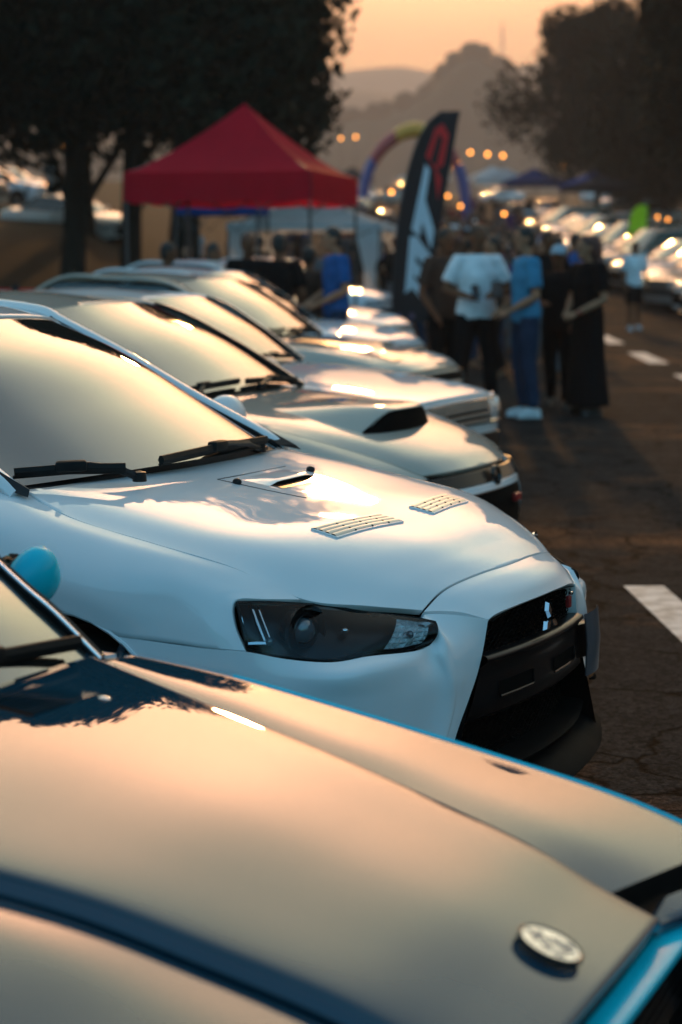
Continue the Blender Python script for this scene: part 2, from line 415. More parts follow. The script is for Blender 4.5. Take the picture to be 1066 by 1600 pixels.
# the bonnet intake: a dished opening cut into the panel is built as a raised frame with a dark throat
evo_hood = mb.build('bonnet', white_paint, EVO, ang=60)
def hood_pt(x, y):
    """height and normal of the bonnet over a point of its plan"""
    best = None; bi = bj = 0
    for i in range(1, len(HOOD)-1):
        for j in range(1, len(HOOD[0])-1):
            p = HOOD[i][j]; d = (p.x-x)**2 + (p.y-y)**2
            if best is None or d < best: best, bi, bj = d, i, j
    n = (HOOD[bi+1][bj]-HOOD[bi-1][bj]).cross(HOOD[bi][bj+1]-HOOD[bi][bj-1]).normalized()
    if n.z < 0: n = -n
    p = HOOD[bi][bj]
    return Vector((x, y, p.z - (n.x*(x-p.x)+n.y*(y-p.y))/n.z)), n
def on_hood(x, y, lift=0.0):
    p, n = hood_pt(x, y); return p + n*lift
def louvre(x0, x1, y0, y1, skew, nslat):
    """extractor vent on the bonnet: a frame lying on the panel with a dark throat and cross slats"""
    fr = MB()
    def P(u, v, l): return on_hood(x0+(x1-x0)*u + skew*(v-.5), y0+(y1-y0)*v, l)
    ring = [P(u, v, 0.002) for u, v in ((0, 0), (0, .33), (0, .66), (0, 1), (.5, 1), (1, 1), (1, .66), (1, .33), (1, 0), (.5, 0))]
    fr.tube(ring + [ring[0]], .0032, 6, cap=False)
    v = fr.build('bonnet_vent', white_paint, EVO)
    th = MB(); th.grid([[P(u, w/6, .0015) for w in range(7)] for u in (0, .25, .5, .75, 1)])
    th.build('throat', void_black, v)
    for k in range(nslat):
        u = (k+.5)/nslat; sl = MB(); g = []
        for w in range(13):
            a = P(u-.40/nslat, .01+.98*w/12, .0075); m = P(u+.05/nslat, .01+.98*w/12, .0072); b = P(u+.33/nslat, .01+.98*w/12, .0030); g.append([a, m, b])
        sl.grid(g); sl.build('slat', slat_m, v)
    for w in (.30, .55, .80):
        rb = MB(); rb.tube([P(.04, w, .0055), P(.96, w, .0055)], .0022, 5); rb.build('rib', black_plastic, v)
slat_m = mat('vent_slat', (.52, .49, .44), .28, metal=.3, coat=.6, noise_amt=.08)
louvre(-.538, -.462, -.415, -.095, .03, 4)
louvre(-.538, -.462, .095, .385, -.03, 4)
# intake
sv = MB(); cx, cy = -.88, .10
def SP(u, v, l): return on_hood(-.955+.125*u, -.03+.27*v, l)
frm = MB()
frm.grid([[SP(u, v/12, l*min(1, 5*min(v/12, 1-v/12)+.05)) for v in range(13)] for u, l in ((-.55, .001), (-.35, .005), (-.1, .010), (.15, .013), (.27, .013), (.30, .011))])
o = frm.build('bonnet_intake', white_paint, EVO, ang=180)
k = MB(); k.grid([[SP(u, v/12, l*min(1, 5*min(v/12, 1-v/12)+.02)) for v in range(13)] for u, l in ((.285, .0105), (.26, .005), (.30, .0012))])
k.build('throat', void_black, o)
k = MB(); k.grid([[SP(u, .04+.92*v/8, .0018) for v in range(9)] for u in (.30, .5, .62)]); k.build('mouth_floor', black_gloss, o)
k = MB(); k.tube([SP(-.75, -.28, .0005), SP(.6, -.22, .0005), SP(1.5, -.16, .0005)], .0013, 5); k.build('panel_seam', black_rubber, o)
k = MB(); k.tube([SP(-.75, -.28, .0005), SP(-.75, .4, .0005), SP(-.75, 1.15, .0005)], .0013, 5); k.build('panel_seam', black_rubber, o)
for (x, y) in ((-.985, -.10), (-.965, .29)):
    p, n = hood_pt(x, y); k = MB(); k.ball(p+n*.006, (.016, .009, .011), 10, 6); k.build('washer_nozzle', black_plastic, EVO)

# wing (front fender), one each side
WH, WZ, WR = -1.02, .342, .372
def fender_cols():
    tops = [(-1.66, -.70, .995), (-1.48, -.685, .985), (-1.34, -.665, .980), (-1.22, -.70, .952), (-1.10, -.735, .926), (-.95, -.746, .900), (-.83, -.748, .880), (-.70, -.741, .855), (-.60, -.729, .833), (-.525, -.710, .806)]
    bots = [(-1.66, -.885, .20), (-1.385, -.90, .24), (-1.37, -.905, .47), (-1.25, -.908, .634), (-1.08, -.910, .710), (-.95, -.910, .708), (-.84, -.906, .668), (-.72, -.888, .662), (-.655, -.878, .659), (-.60, -.868, .655)]
    cols = []
    for T, B in zip(tops, bots):
        T = Vector(T); B = Vector(B); yt, yb = -T.y, -B.y; dz = T.z-B.z
        s1 = Vector((T.x+(B.x-T.x)*.1, -(yt+.40*(yb-yt)), T.z-.016)); s2 = Vector((T.x+(B.x-T.x)*.25, -(yt+.76*(yb-yt)), T.z-min(.065, dz*.35)))
        md = Vector((T.x+(B.x-T.x)*.6, -(yb-.008), T.z-min(.065, dz*.35)-(dz-min(.065, dz*.35))*.45))
        cols.append([T, s1, s2, md, B])
    cols[-2] = [Vector(p) for p in ((-.60, -.729, .833), (-.628, -.780, .822), (-.650, -.829, .794), (-.655, -.859, .728), (-.655, -.877, .659))]
    cols[-3] = [Vector(p) for p in ((-.70, -.741, .855), (-.708, -.790, .843), (-.716, -.840, .808), (-.720, -.868, .738), (-.72, -.886, .662))]
    cols[-1] = [Vector(p) for p in ((-.525, -.710, .806), (-.562, -.766, .798), (-.598, -.818, .780), (-.604, -.850, .720), (-.60, -.868, .655))]
    cols.append([Vector(p) for p in ((-.480, -.692, .783), (-.524, -.757, .782), (-.572, -.808, .773), (-.566, -.839, .715), (-.545, -.857, .654))])
    cols.append([Vector(p) for p in ((-.435, -.672, .757), (-.486, -.745, .765), (-.545, -.803, .766), (-.530, -.828, .712), (-.489, -.844, .653))])
    return cols
FC = fender_cols()
fctrl = [[c[i] for c in FC] for i in range(5)]
for s in (1, -1):
    mb = MB(); g = panel(mb, [[Vector((p.x, p.y*s, p.z)) for p in r] for r in fctrl], 25, 61, IN, rim=.02)
    mb.build('wing', white_paint, EVO, ang=60)
    # flared lip round the wheel opening
    k = MB(); arc = []
    for i in range(25):
        a = R(-18 + 216*i/24); arc.append((WH+math.cos(a)*WR, -.905*s, WZ+math.sin(a)*WR))
    k.tube([(x, y*.998, z) for x, y, z in arc], .006, 6); k.build('arch_lip', white_paint, EVO)
    k = MB(); k.grid([[(x, y, z) for x, y, z in arc], [(x, y*.45, z) for x, y, z in arc]]); k.build('arch_liner', void_black, EVO)

# bumper
top_c = [(-.093, .30, .672)]
bcols = [
    [(-.158, .456, .664), (-.105, .458, .630), (-.092, .40, .57), (-.098, .40, .50), (-.108, .44, .41), (-.118, .50, .30), (-.12, .53, .245)],
    [(-.163, .486, .640), (-.115, .50, .605), (-.094, .495, .55), (-.100, .51, .48), (-.112, .535, .40), (-.128, .575, .30), (-.13, .60, .235)],
    [(-.190, .56, .629), (-.128, .578, .606), (-.124, .585, .54), (-.130, .595, .48), (-.140, .61, .40), (-.155, .635, .30), (-.165, .65, .225)],
    [(-.247, .67, .633), (-.192, .690, .606), (-.194, .690, .54), (-.200, .695, .48), (-.206, .702, .40), (-.22, .72, .29), (-.235, .735, .195)],
    [(-.306, .742, .626), (-.272, .768, .598), (-.275, .766, .54), (-.278, .768, .48), (-.284, .775, .40), (-.296, .785, .29), (-.31, .79, .195)],
    [(-.397, .802, .635), (-.388, .816, .595), (-.383, .823, .54), (-.384, .83, .48), (-.388, .836, .40), (-.395, .84, .29), (-.40, .84, .195)],
    [(-.486, .843, .651), (-.482, .853, .60), (-.480, .86, .54), (-.480, .866, .48), (-.484, .87, .40), (-.49, .87, .29), (-.49, .865, .195)],
    [(-.60, .866, .653), (-.60, .876, .60), (-.60, .883, .54), (-.60, .888, .48), (-.60, .89, .40), (-.60, .886, .29), (-.60, .876, .195)],
    [(-.835, .904, .666), (-.762, .905, .605), (-.706, .906, .54), (-.676, .906, .48), (-.655, .906, .40), (-.655, .900, .29), (-.68, .888, .195)]]
for ci, dx in ((1, -.046), (2, -.048), (3, -.022)):
    bcols[ci] = [(-.170, .500, .632) if ci == 1 else bcols[ci][0]] + [(x+dx, y, z) for x, y, z in bcols[ci][1:]]
bcols = [[(-.093, .300, .674), (-.096, .322, .60), (-.100, .348, .54), (-.108, .380, .48), (-.118, .430, .40), (-.126, .488, .29), (-.134, .505, .245)],
         [(-.150, .385, .697), (-.116, .392, .622), (-.107, .392, .55), (-.112, .412, .48), (-.120, .450, .40), (-.132, .510, .29), (-.135, .532, .243)],
         [(-.203, .448, .703), (-.130, .432, .632), (-.110, .420, .55), (-.114, .428, .48), (-.122, .460, .40), (-.134, .520, .29), (-.136, .545, .242)],
         [(-.165, .461, .688), (-.130, .456, .626), (-.113, .440, .55), (-.116, .440, .48), (-.124, .470, .40), (-.136, .528, .29), (-.137, .556, .241)],
         [(-.166, .470, .648), (-.138, .478, .615), (-.118, .466, .55), (-.119, .462, .48), (-.127, .486, .40), (-.139, .542, .29), (-.140, .572, .240)]] + bcols[1:]
bm_ = MB()
for s in (1, -1):
    ctrl = [[Vector((p[0], p[1]*-s, p[2])) for p in (c[r] for c in bcols)] for r in range(7)]
    panel(bm_, ctrl, 37, 97, IN, rim=.03, gap=.0006, roll=.0012)
# nose panel between the bonnet seam and the grille
nose = [[(-.208, -.444, .709), (-.196, -.345, .749), (-.178, -.19, .766), (-.164, 0, .770)],
        [(-.178, -.405, .707), (-.160, -.315, .737), (-.138, -.175, .750), (-.124, 0, .754)],
        [(-.140, -.360, .699), (-.125, -.285, .716), (-.100, -.162, .725), (-.088, 0, .728)],
        [(-.093, -.298, .674), (-.088, -.255, .684), (-.076, -.15, .690), (-.068, 0, .693)]]
panel(bm_, [[Vector(p) for p in r] + mir(r[:-1])[::-1] for r in nose], 15, 61, IN, rim=.025, gap=.001)
bumper = bm_.build('front_bumper', white_paint, EVO, ang=50)

# grille: recessed black box behind the opening with a beam, mesh, emblem
def gx(y, z): return -.062 - .26*y*y - .02*max(0, (.45-z))
edge = [(.290, .668), (.312, .63), (.328, .588), (.346, .545), (.365, .51), (.384, .47), (.424, .40), (.484, .285), (.526, .20)]
gr = MB()
wall = []
for s in (-1, 1):
    gr.grid([[(-.105, s*y, z), (-.30, s*(y-.02), z)] for y, z in edge])
gr.grid([[(-.30, -.27, .69), (-.30, .27, .69)], [(-.30, -.54, .18), (-.30, .54, .18)]])
gr.grid([[(-.085, y/10*.29, .689-.02*(y/10)**2) for y in range(-10, 11)], [(-.30, y/10*.29, .69) for y in range(-10, 11)]])
grille = gr.build('grille', void_black, EVO, ang=30)
up = MB()
for k in range(9):           # fine upper mesh: wavy horizontal wires
    z = .585 + k*.0105
    up.tube([(gx(y, z)-.028, y, z+.004*math.sin(y*230+k*PI)) for y in [(-.30+.60*t/60)*(1-.1*(z-.585)/.1) for t in range(61)]], .0022, 4)
tag(up.build('upper_mesh', void_black, grille), kind='stuff')
lo = MB()
for k in range(11):
    z = .275 + k*.0125; hw = .47-(z-.275)*.5
    lo.tube([(-.15-.22*y*y, y, z+.005*math.sin(y*150+k*PI)) for y in [-hw+2*hw*t/70 for t in range(71)]], .0028, 4)
tag(lo.build('lower_mesh', void_black, grille), kind='stuff')
bp_ = MB()                    # beam with two plate recesses
def beam_row(z, dx, hw): return [(gx(hw*t/14, z)+dx, hw*t/14, z) for t in range(-14, 15)]
bp_.grid([beam_row(.584, -.05, .315), beam_row(.586, -.006, .325), beam_row(.581, .010, .330), beam_row(.573, .013, .334), beam_row(.565, .008, .336), beam_row(.555, -.004, .340), beam_row(.52, -.004, .352), beam_row(.47, -.004, .372), beam_row(.425, -.006, .395), beam_row(.412, -.02, .40), beam_row(.41, -.10, .40)])
beam = bp_.build('grille_beam', black_satin, grille, ang=60)
for (y0, y1, z0, z1) in ((-.255, -.075, .468, .505), (.075, .255, .468, .505)):
    k = MB(); k.grid([[(gx(y, z)+.0005, y, z) for y in (y0, (y0+y1)/2, y1)] for z in (z0, z1)])
    rc = k.build('plate_recess', void_black, grille)
    k = MB(); k.tube([(gx(y, z0)+.004, y, z0-.002) for y in (y0, (y0+y1)/2, y1)] + [(gx(y1, z1)+.003, y1, z1)], .0036, 6); k.build('recess_edge', black_gloss, rc)
# emblem: three chrome lozenges round a centre
em = MB()
def frame_at(p, nx, upv=(0, 0, 1)):
    n = Vector(nx).normalized(); u = Vector(upv); r = u.cross(n).normalized(); u = n.cross(r)
    M = Matrix((( r.x, u.x, n.x, p[0]), (r.y, u.y, n.y, p[1]), (r.z, u.z, n.z, p[2]), (0, 0, 0, 1))); return M
EM = frame_at((-.052, 0, .628), (1, 0, .16)); a = .050
for k in range(3):
    th_ = PI/2 + k*2*PI/3
    d = Vector((math.cos(th_), math.sin(th_))); n_ = Vector((-d.y, d.x))
    pts = [Vector((0, 0)), d*a*.5 + n_*a*.29, d*a, d*a*.5 - n_*a*.29]
    cxy = d*a*.5; pts = [(p-cxy)*.93+cxy for p in pts]
    tp = [EM @ Vector((p.x, p.y, .0)) for p in pts]; tq = [EM @ Vector(((p-cxy).x*.8+cxy.x, (p-cxy).y*.8+cxy.y, .011)) for p in pts]
    em.add(tp+tq, [(4, 5, 6, 7)] + [(i, (i+1) % 4, 4+(i+1) % 4, 4+i) for i in range(4)])
em.build('emblem', chrome, EVO, smooth=False)
k = MB(); k.box((-.082, .225, .637), (.012, .020, .034), None, .003); o = k.build('grille_badge', red_plastic, EVO)
k = MB(); k.box((-.080, .235, .660), (.012, .012, .010), None, .002); k.build('badge_tip', chrome, o)

# splitter lip
lp = MB()
def lip_row(dx, z, hw): return [(dx - .30*(hw*t/16)**2 - .25*max(0, abs(hw*t/16)-.45)**1.5, hw*t/16, z + .03*max(0, abs(t/16)-.7)/.3) for t in range(-16, 17)]
lp.grid([lip_row(-.18, .275, .50), lip_row(-.075, .272, .50), lip_row(-.060, .266, .51), lip_row(-.070, .250, .53)])
lp.grid([lip_row(-.120, .235, .55), lip_row(-.05, .222, .575), lip_row(-.010, .190, .60), lip_row(.0, .176, .605), lip_row(-.01, .164, .60), lip_row(-.10, .16, .58)])
lp.build('splitter', mat('splitter_black', (.005, .005, .005), .65, spec=.04, noise_amt=.3), EVO, ang=60)
for s in (-1, 1):
    k = MB(); k.tube([(-.155-.3*(y-.55)**2*4, -s*y, .33-.02*(y-.5)) for y in (.60, .64, .68)], [.004, .012, .004], 6); k.build('bumper_slit', void_black, EVO)

# number plate on its curved bracket beside the grille
MP = frame_at((-.075, .375, .50), (.98, .16, .03))
k = MB(); k.box((-.118, .355, .50), (.07, .11, .11), Matrix.Rotation(R(-14), 4, 'Z'), .02); o = k.build('plate_bracket', black_satin, EVO)
k = MB(); g = []
for i in range(9):
    u = -0.085+.17*i/8; g.append([MP @ Vector((u, -.09, .02-1.8*u*u)), MP @ Vector((u, .0, .026-1.8*u*u)), MP @ Vector((u, .09, .02-1.8*u*u))])
k.grid(g); k.grid([[p-Vector((.004, 0, 0)) for p in r] for r in g]); k.build('number_plate', plate_metal, EVO)

# headlamps
lt = [(-.540, -.803, .762), (-.484, -.750, .759), (-.425, -.674, .747), (-.373, -.624, .738), (-.323, -.584, .724), (-.258, -.534, .712), (-.204, -.487, .700), (-.163, -.462, .690)]
lb = [(-.489, -.840, .655), (-.440, -.820, .645), (-.385, -.790, .638), (-.330, -.757, .632), (-.272, -.708, .630), (-.238, -.650, .637), (-.200, -.572, .633), (-.168, -.484, .638)]
def lens_grid(inset):
    rows = []
    T = [Vector(p) for p in lt]; B = [Vector(p) for p in lb]
    outw = [Vector((.55, -.80, .12)).lerp(Vector((.93, -.30, .15)), i/7).normalized() for i in range(8)]
    for t in (0, .25, .5, .75, 1):
        rows.append([T[i].lerp(B[i], t) + outw[i]*(.016*4*t*(1-t) - inset) for i in range(8)])
    return surf(rows, 13, 41)
for s in (1, -1):
    lens = MB(); lens.grid([[Vector((p.x, p.y*s, p.z)) for p in r] for r in lens_grid(.0)])
    hl = lens.build('headlamp', lens_glass, EVO, ang=180)
    hs = MB(); g0 = lens_grid(.004); g1 = lens_grid(.075)
    nb = lambda G: [[Vector((p.x, p.y*s, p.z)) for p in r] for r in G]
    g0 = nb(g0); g1 = nb(g1)
    hs.grid(g1)
    for A, B in ((g0[0], g1[0]), (g0[-1], g1[-1]), ([r[0] for r in g0], [r[0] for r in g1]), ([r[-1] for r in g0], [r[-1] for r in g1])):
        hs.grid([A, B])
    hs.build('lamp_housing', black_satin, hl, ang=50)
    k = MB()
    ring = [g0[0][j] for j in range(41)] + [g0[i][-1] for i in range(1, 13)] + [g0[-1][j] for j in range(39, -1, -1)] + [g0[i][0] for i in range(11, 0, -1)]
    k.tube(ring + [ring[0]], .0036, 5, cap=False); k.build('lamp_seal', black_rubber, hl)
    def LP(u, v, d):
        """a point in the lamp: u along, v down, d behind the lens"""
        G = nb(lens_grid(d)); return G[int(round(v*12))][int(round(u*40))]
    def ax(u, v): return (LP(u, v, 0)-LP(u, v, .05)).normalized()
    # projector
    c = LP(.32, .52, .030); n = Vector((.95, -.25*s, .0)).normalized(); M = frame_at(c, n)
    k = MB(); k.lathe([(.050, -.04), (.046, .000), (.042, .006), (.038, .000), (.034, -.02)], 28, M); k.build('projector_shroud', black_gloss, hl)
    k = MB(); k.lathe([(.033, -.01), (.029, .006), (.018, .016), (.001, .020)], 28, M); k.build('projector_lens', mat('lamp_optic', (.10, .12, .14), .05, ior=1.8, coat=1, noise_amt=.2), hl)
    k = MB(); k.lathe([(.066, .008), (.060, -.006), (.052, -.022), (.046, -.030)], 28, M); k.build('projector_bowl', chrome, hl)
    # bright inner reflector: a stepped, faceted block
    k = MB(); rr_ = random.Random(5)
    for iu in range(6):
        for iv in range(5):
            u0, v0 = .765+iu*.036, .06+iv*.18
            q = [LP(u0, v0, .022), LP(u0+.036, v0, .022), LP(u0+.036, min(v0+.17, 1), .022), LP(u0, min(v0+.17, 1), .022)]
            o2 = ax(u0, v0); c = sum(q, Vector())/4 - o2*(.006+.006*rr_.random())
            k.add([*q, c], [(0, 1, 4), (1, 2, 4), (2, 3, 4), (3, 0, 4)])
    k.build('inner_reflector', lamp_reflector, hl, smooth=False)
    k = MB(); c = LP(.86, .5, .012); k.ball(c, .010, 10, 8); k.build('indicator_bulb', mat('lamp_optic', (.1, .12, .14)), hl)
    k = MB(); c = LP(.55, .40, .05); k.ball(c, (.014, .014, .008), 10, 8); k.build('sidelight', chrome, hl)
    # chrome blade and foot at the outer end
    k = MB()
    p0, p1, p2 = Vector((-.528, -.768*s, .757)), Vector((-.470, -.790*s, .664)), Vector((-.500, -.815*s, .664))
    out = Vector((.45, -.85*s, .2)).normalized()
    k.tube([p0-out*.01, (p0+p1)/2+out*.004, p1-out*.004], [(.005, .009)]*3, 6)
    q = Vector((.012, .010*s, .004)); k.tube([p0+q-out*.01, (p0+p1)/2+q, p1+q-out*.004], .0036, 6)
    k.tube([p2, (p1+p2)/2+out*.004, p1+Vector((.006, 0, 0))], [.006, .007, .006], 6)
    e0 = Vector((-.541, -.797*s, .752)); k.tube([e0-out*.006, p2-out*.002], .0025, 5)
    k.build('chrome_blade', chrome, hl)
    k = MB(); k.ball(p1+Vector((.012, .006*s, .004)), .012, 10, 8); k.build('side_bulb', mat('lamp_optic', (.1, .12, .14)), hl)

# windscreen, scuttle, pillars, roof
ws = [[(-1.335, -.655, .985), (-1.20, -.40, 1.005), (-1.155, 0, 1.012)],
      [(-1.62, -.630, 1.125), (-1.47, -.385, 1.155), (-1.42, 0, 1.165)],
      [(-1.885, -.590, 1.262), (-1.74, -.365, 1.300), (-1.69, 0, 1.310)],
      [(-2.13, -.548, 1.375), (-2.03, -.340, 1.408), (-1.985, 0, 1.418)]]
mb = MB(); mb.grid(surf([[Vector(p) for p in r] + mir(r[:-1])[::-1] for r in ws], 33, 49)); mb.build('windscreen', windscreen, EVO, ang=180)
mb = MB()
mb.grid(surf([[(-1.30, -.69, .962), (-1.22, -.42, .970), (-1.19, 0, .975), (-1.22, .42, .970), (-1.30, .69, .962)],
              [(-1.355, -.665, .985), (-1.225, -.40, 1.004), (-1.18, 0, 1.011), (-1.225, .40, 1.004), (-1.355, .665, .985)]], 6, 33))
mb.build('scuttle', black_plastic, EVO)
roof = [[(-2.12, -.560, 1.378), (-2.02, -.340, 1.412), (-1.975, 0, 1.422)], [(-2.30, -.555, 1.425), (-2.27, -.34, 1.450), (-2.25, 0, 1.458)],
        [(-2.70, -.545, 1.452), (-2.70, -.34, 1.475), (-2.70, 0, 1.482)], [(-3.15, -.53, 1.435), (-3.2, -.33, 1.455), (-3.22, 0, 1.46)]]
mb = MB(); panel(mb, [[Vector(p) for p in r] + mir(r[:-1])[::-1] for r in roof], 21, 33, (-2.5, 0, .8)); mb.build('roof', white_paint, EVO, ang=60)
for s in (-1, 1):
    pl = [(-1.30, .700, .968), (-1.385, .690, 1.016), (-1.642, .652, 1.138), (-1.879, .612, 1.264), (-2.126, .575, 1.380), (-2.26, .566, 1.428), (-2.7, .56, 1.455), (-3.15, .55, 1.438), (-3.45, .60, 1.30), (-3.85, .68, 1.08)]
    P = spline([(x, s*y, z) for x, y, z in pl], 40)
    k = MB(); k.tube(P, [(.030, .022)]*40, 10); k.build('roof_rail_pillar', white_paint, EVO)
    k = MB(); k.tube([p+Vector((.010, -s*.026, -.004)) for p in P[:20]], .008, 8); k.build('windscreen_seal', black_rubber, EVO)
    k = MB(); k.add([(-1.25, s*.72, .967), (-1.44, s*.715, 1.010), (-1.43, s*.685, 1.045), (-1.30, s*.66, .985), (-1.26, s*.70, .985), (-1.40, s*.70, 1.046)],
                    [(0, 1, 5, 4), (4, 5, 2, 3), (0, 4, 3), (1, 2, 5)]); k.build('pillar_foot', black_satin, EVO)
    # doors, side glass
    d = [[(-1.665, s*.70, .99), (-2.2, s*.70, 1.0), (-2.70, s*.70, 1.01)], [(-1.665, s*.84, .95), (-2.2, s*.84, .955), (-2.70, s*.84, .96)], [(-1.665, s*.885, .75), (-2.2, s*.89, .75), (-2.70, s*.89, .75)], [(-1.665, s*.885, .45), (-2.2, s*.89, .45), (-2.70, s*.89, .45)], [(-1.665, s*.87, .20), (-2.2, s*.87, .2), (-2.7, s*.87, .2)]]
    k = MB(); panel(k, [[Vector(p) for p in r] for r in d], 13, 9, (-2.2, 0, .5)); dr = k.build('door', white_paint, EVO, ang=60)
    k = MB(); k.tube([(-2.5, s*.90, .84), (-2.58, s*.925, .842), (-2.66, s*.90, .84)], .012, 6); k.build('handle', white_paint, dr)
    d2 = [[(x-1.04, y, z) for x, y, z in r] for r in d]
    k = MB(); panel(k, [[Vector(p) for p in r] for r in d2], 13, 9, (-3.2, 0, .5)); k.build('door', white_paint, EVO, ang=60)
    sg = [[(-1.40, s*.685, 1.02), (-2.6, s*.70, 1.02), (-3.7, s*.68, 1.06)], [(-1.9, s*.62, 1.25), (-2.6, s*.61, 1.28), (-3.5, s*.62, 1.25)], [(-2.2, s*.565, 1.40), (-2.7, s*.56, 1.43), (-3.15, s*.55, 1.42)]]
    k = MB(); k.grid(surf([[Vector(p) for p in r] for r in sg], 9, 13)); k.build('side_window', side_glass, EVO, ang=180)
    q = [[(-3.745, s*.70, 1.02), (-4.1, s*.70, 1.03), (-4.45, s*.62, 1.0)], [(-3.745, s*.86, .93), (-4.1, s*.86, .93), (-4.48, s*.70, .92)], [(-3.745, s*.89, .6), (-4.1, s*.89, .6), (-4.52, s*.75, .6)], [(-3.745, s*.88, .22), (-4.1, s*.88, .25), (-4.47, s*.72, .3)]]
    k = MB(); panel(k, [[Vector(p) for p in r] for r in q], 13, 13, (-3.9, 0, .5)); k.build('rear_wing', white_paint, EVO, ang=60)
    k = MB(); k.ball((-1.72, s*.98, 1.04), (.06, .11, .08), 14, 10); mo = k.build('door_mirror', white_paint, EVO)
    k = MB(); k.tube([(-1.66, s*.86, 1.0), (-1.70, s*.93, 1.01)], .02, 6); k.build('mirror_arm', black_plastic, mo)
    wheel(EVO, -1.02, s*.79, .325, .235); wheel(EVO, -3.67, s*.79, .325, .235)
mb = MB(); mb.grid(surf([[(-3.22, -.53, 1.45), (-3.28, 0, 1.465), (-3.22, .53, 1.45)], [(-3.55, -.58, 1.28), (-3.65, 0, 1.29), (-3.55, .58, 1.28)], [(-3.9, -.64, 1.07), (-4.0, 0, 1.08), (-3.9, .64, 1.07)]], 9, 15)); mb.build('rear_window', side_glass, EVO, ang=180)
mb = MB(); panel(mb, [[Vector(p) for p in r] for r in [[(-3.88, -.68, 1.05), (-3.98, 0, 1.07), (-3.88, .68, 1.05)], [(-4.3, -.66, 1.05), (-4.4, 0, 1.07), (-4.3, .66, 1.05)], [(-4.47, -.66, .95), (-4.56, 0, .96), (-4.47, .66, .95)], [(-4.5, -.7, .6), (-4.58, 0, .6), (-4.5, .7, .6)], [(-4.45, -.7, .3), (-4.53, 0, .3), (-4.45, .7, .3)]]], 21, 21, (-3.8, 0, .6)); mb.build('boot', white_paint, EVO, ang=60)
# dark inner body that the shut lines and the wheel arches look into
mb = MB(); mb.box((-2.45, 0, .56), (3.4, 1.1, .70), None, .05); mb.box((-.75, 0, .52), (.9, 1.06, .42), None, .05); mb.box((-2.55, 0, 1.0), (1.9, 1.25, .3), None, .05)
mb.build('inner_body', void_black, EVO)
# wipers
wiper(EVO, (-1.10, -.42, .998), ((-1.345, -.665, 1.012), (-1.115, -.47, 1.020)), .030)
wiper(EVO, (-1.215, .40, 1.000), ((-1.215, .43, 1.016), (-1.115, -.30, 1.024)), .03)

# ------------------------------------------------------------------ the near blue car: an old compact with a narrow bonnet
BLU = thing('parked_car', 'near blue car, its bonnet mirroring the sunset sky, with a round chrome bonnet badge', 'car', (.33, 2.38, 0), -.45, 'cars parked nose-out along the road')
BIN = (-.7, 0, .3)
BX = [-1.15, -.93, -.76, -.56, -.38, -.20, -.07, .035]
BS = [.545, .472, .438, .402, .382, .364, .354, .350]      # half width of the bonnet
BZ = [.853, .828, .802, .767, .724, .676, .628, .590]      # its height on the middle line
BF = [.660, .668, .672, .690, .738, .752, .735, .700]      # half width at the crest of the wing
BFZ = [.818, .795, .768, .728, .678, .628, .578, .535]     # height of that crest
rows = []
for x, s, z in zip(BX, BS, BZ):
    fx = lambda y: x - (.09*y*y if x > -.1 else 0)
    h = [(fx(s), -s, z-.034), (fx(s), -(s-.016), z-.021), (fx(s-.034), -(s-.036), z-.011), (fx(s*.55), -s*.55, z-.005)]
    rows.append([Vector(p) for p in h] + [Vector((x, 0, z))] + mir(h)[::-1])
mb = MB(); panel(mb, rows, 61, 97, BIN, rim=.02, roll=.003); mb.build('bonnet', blue_paint, BLU, ang=60)
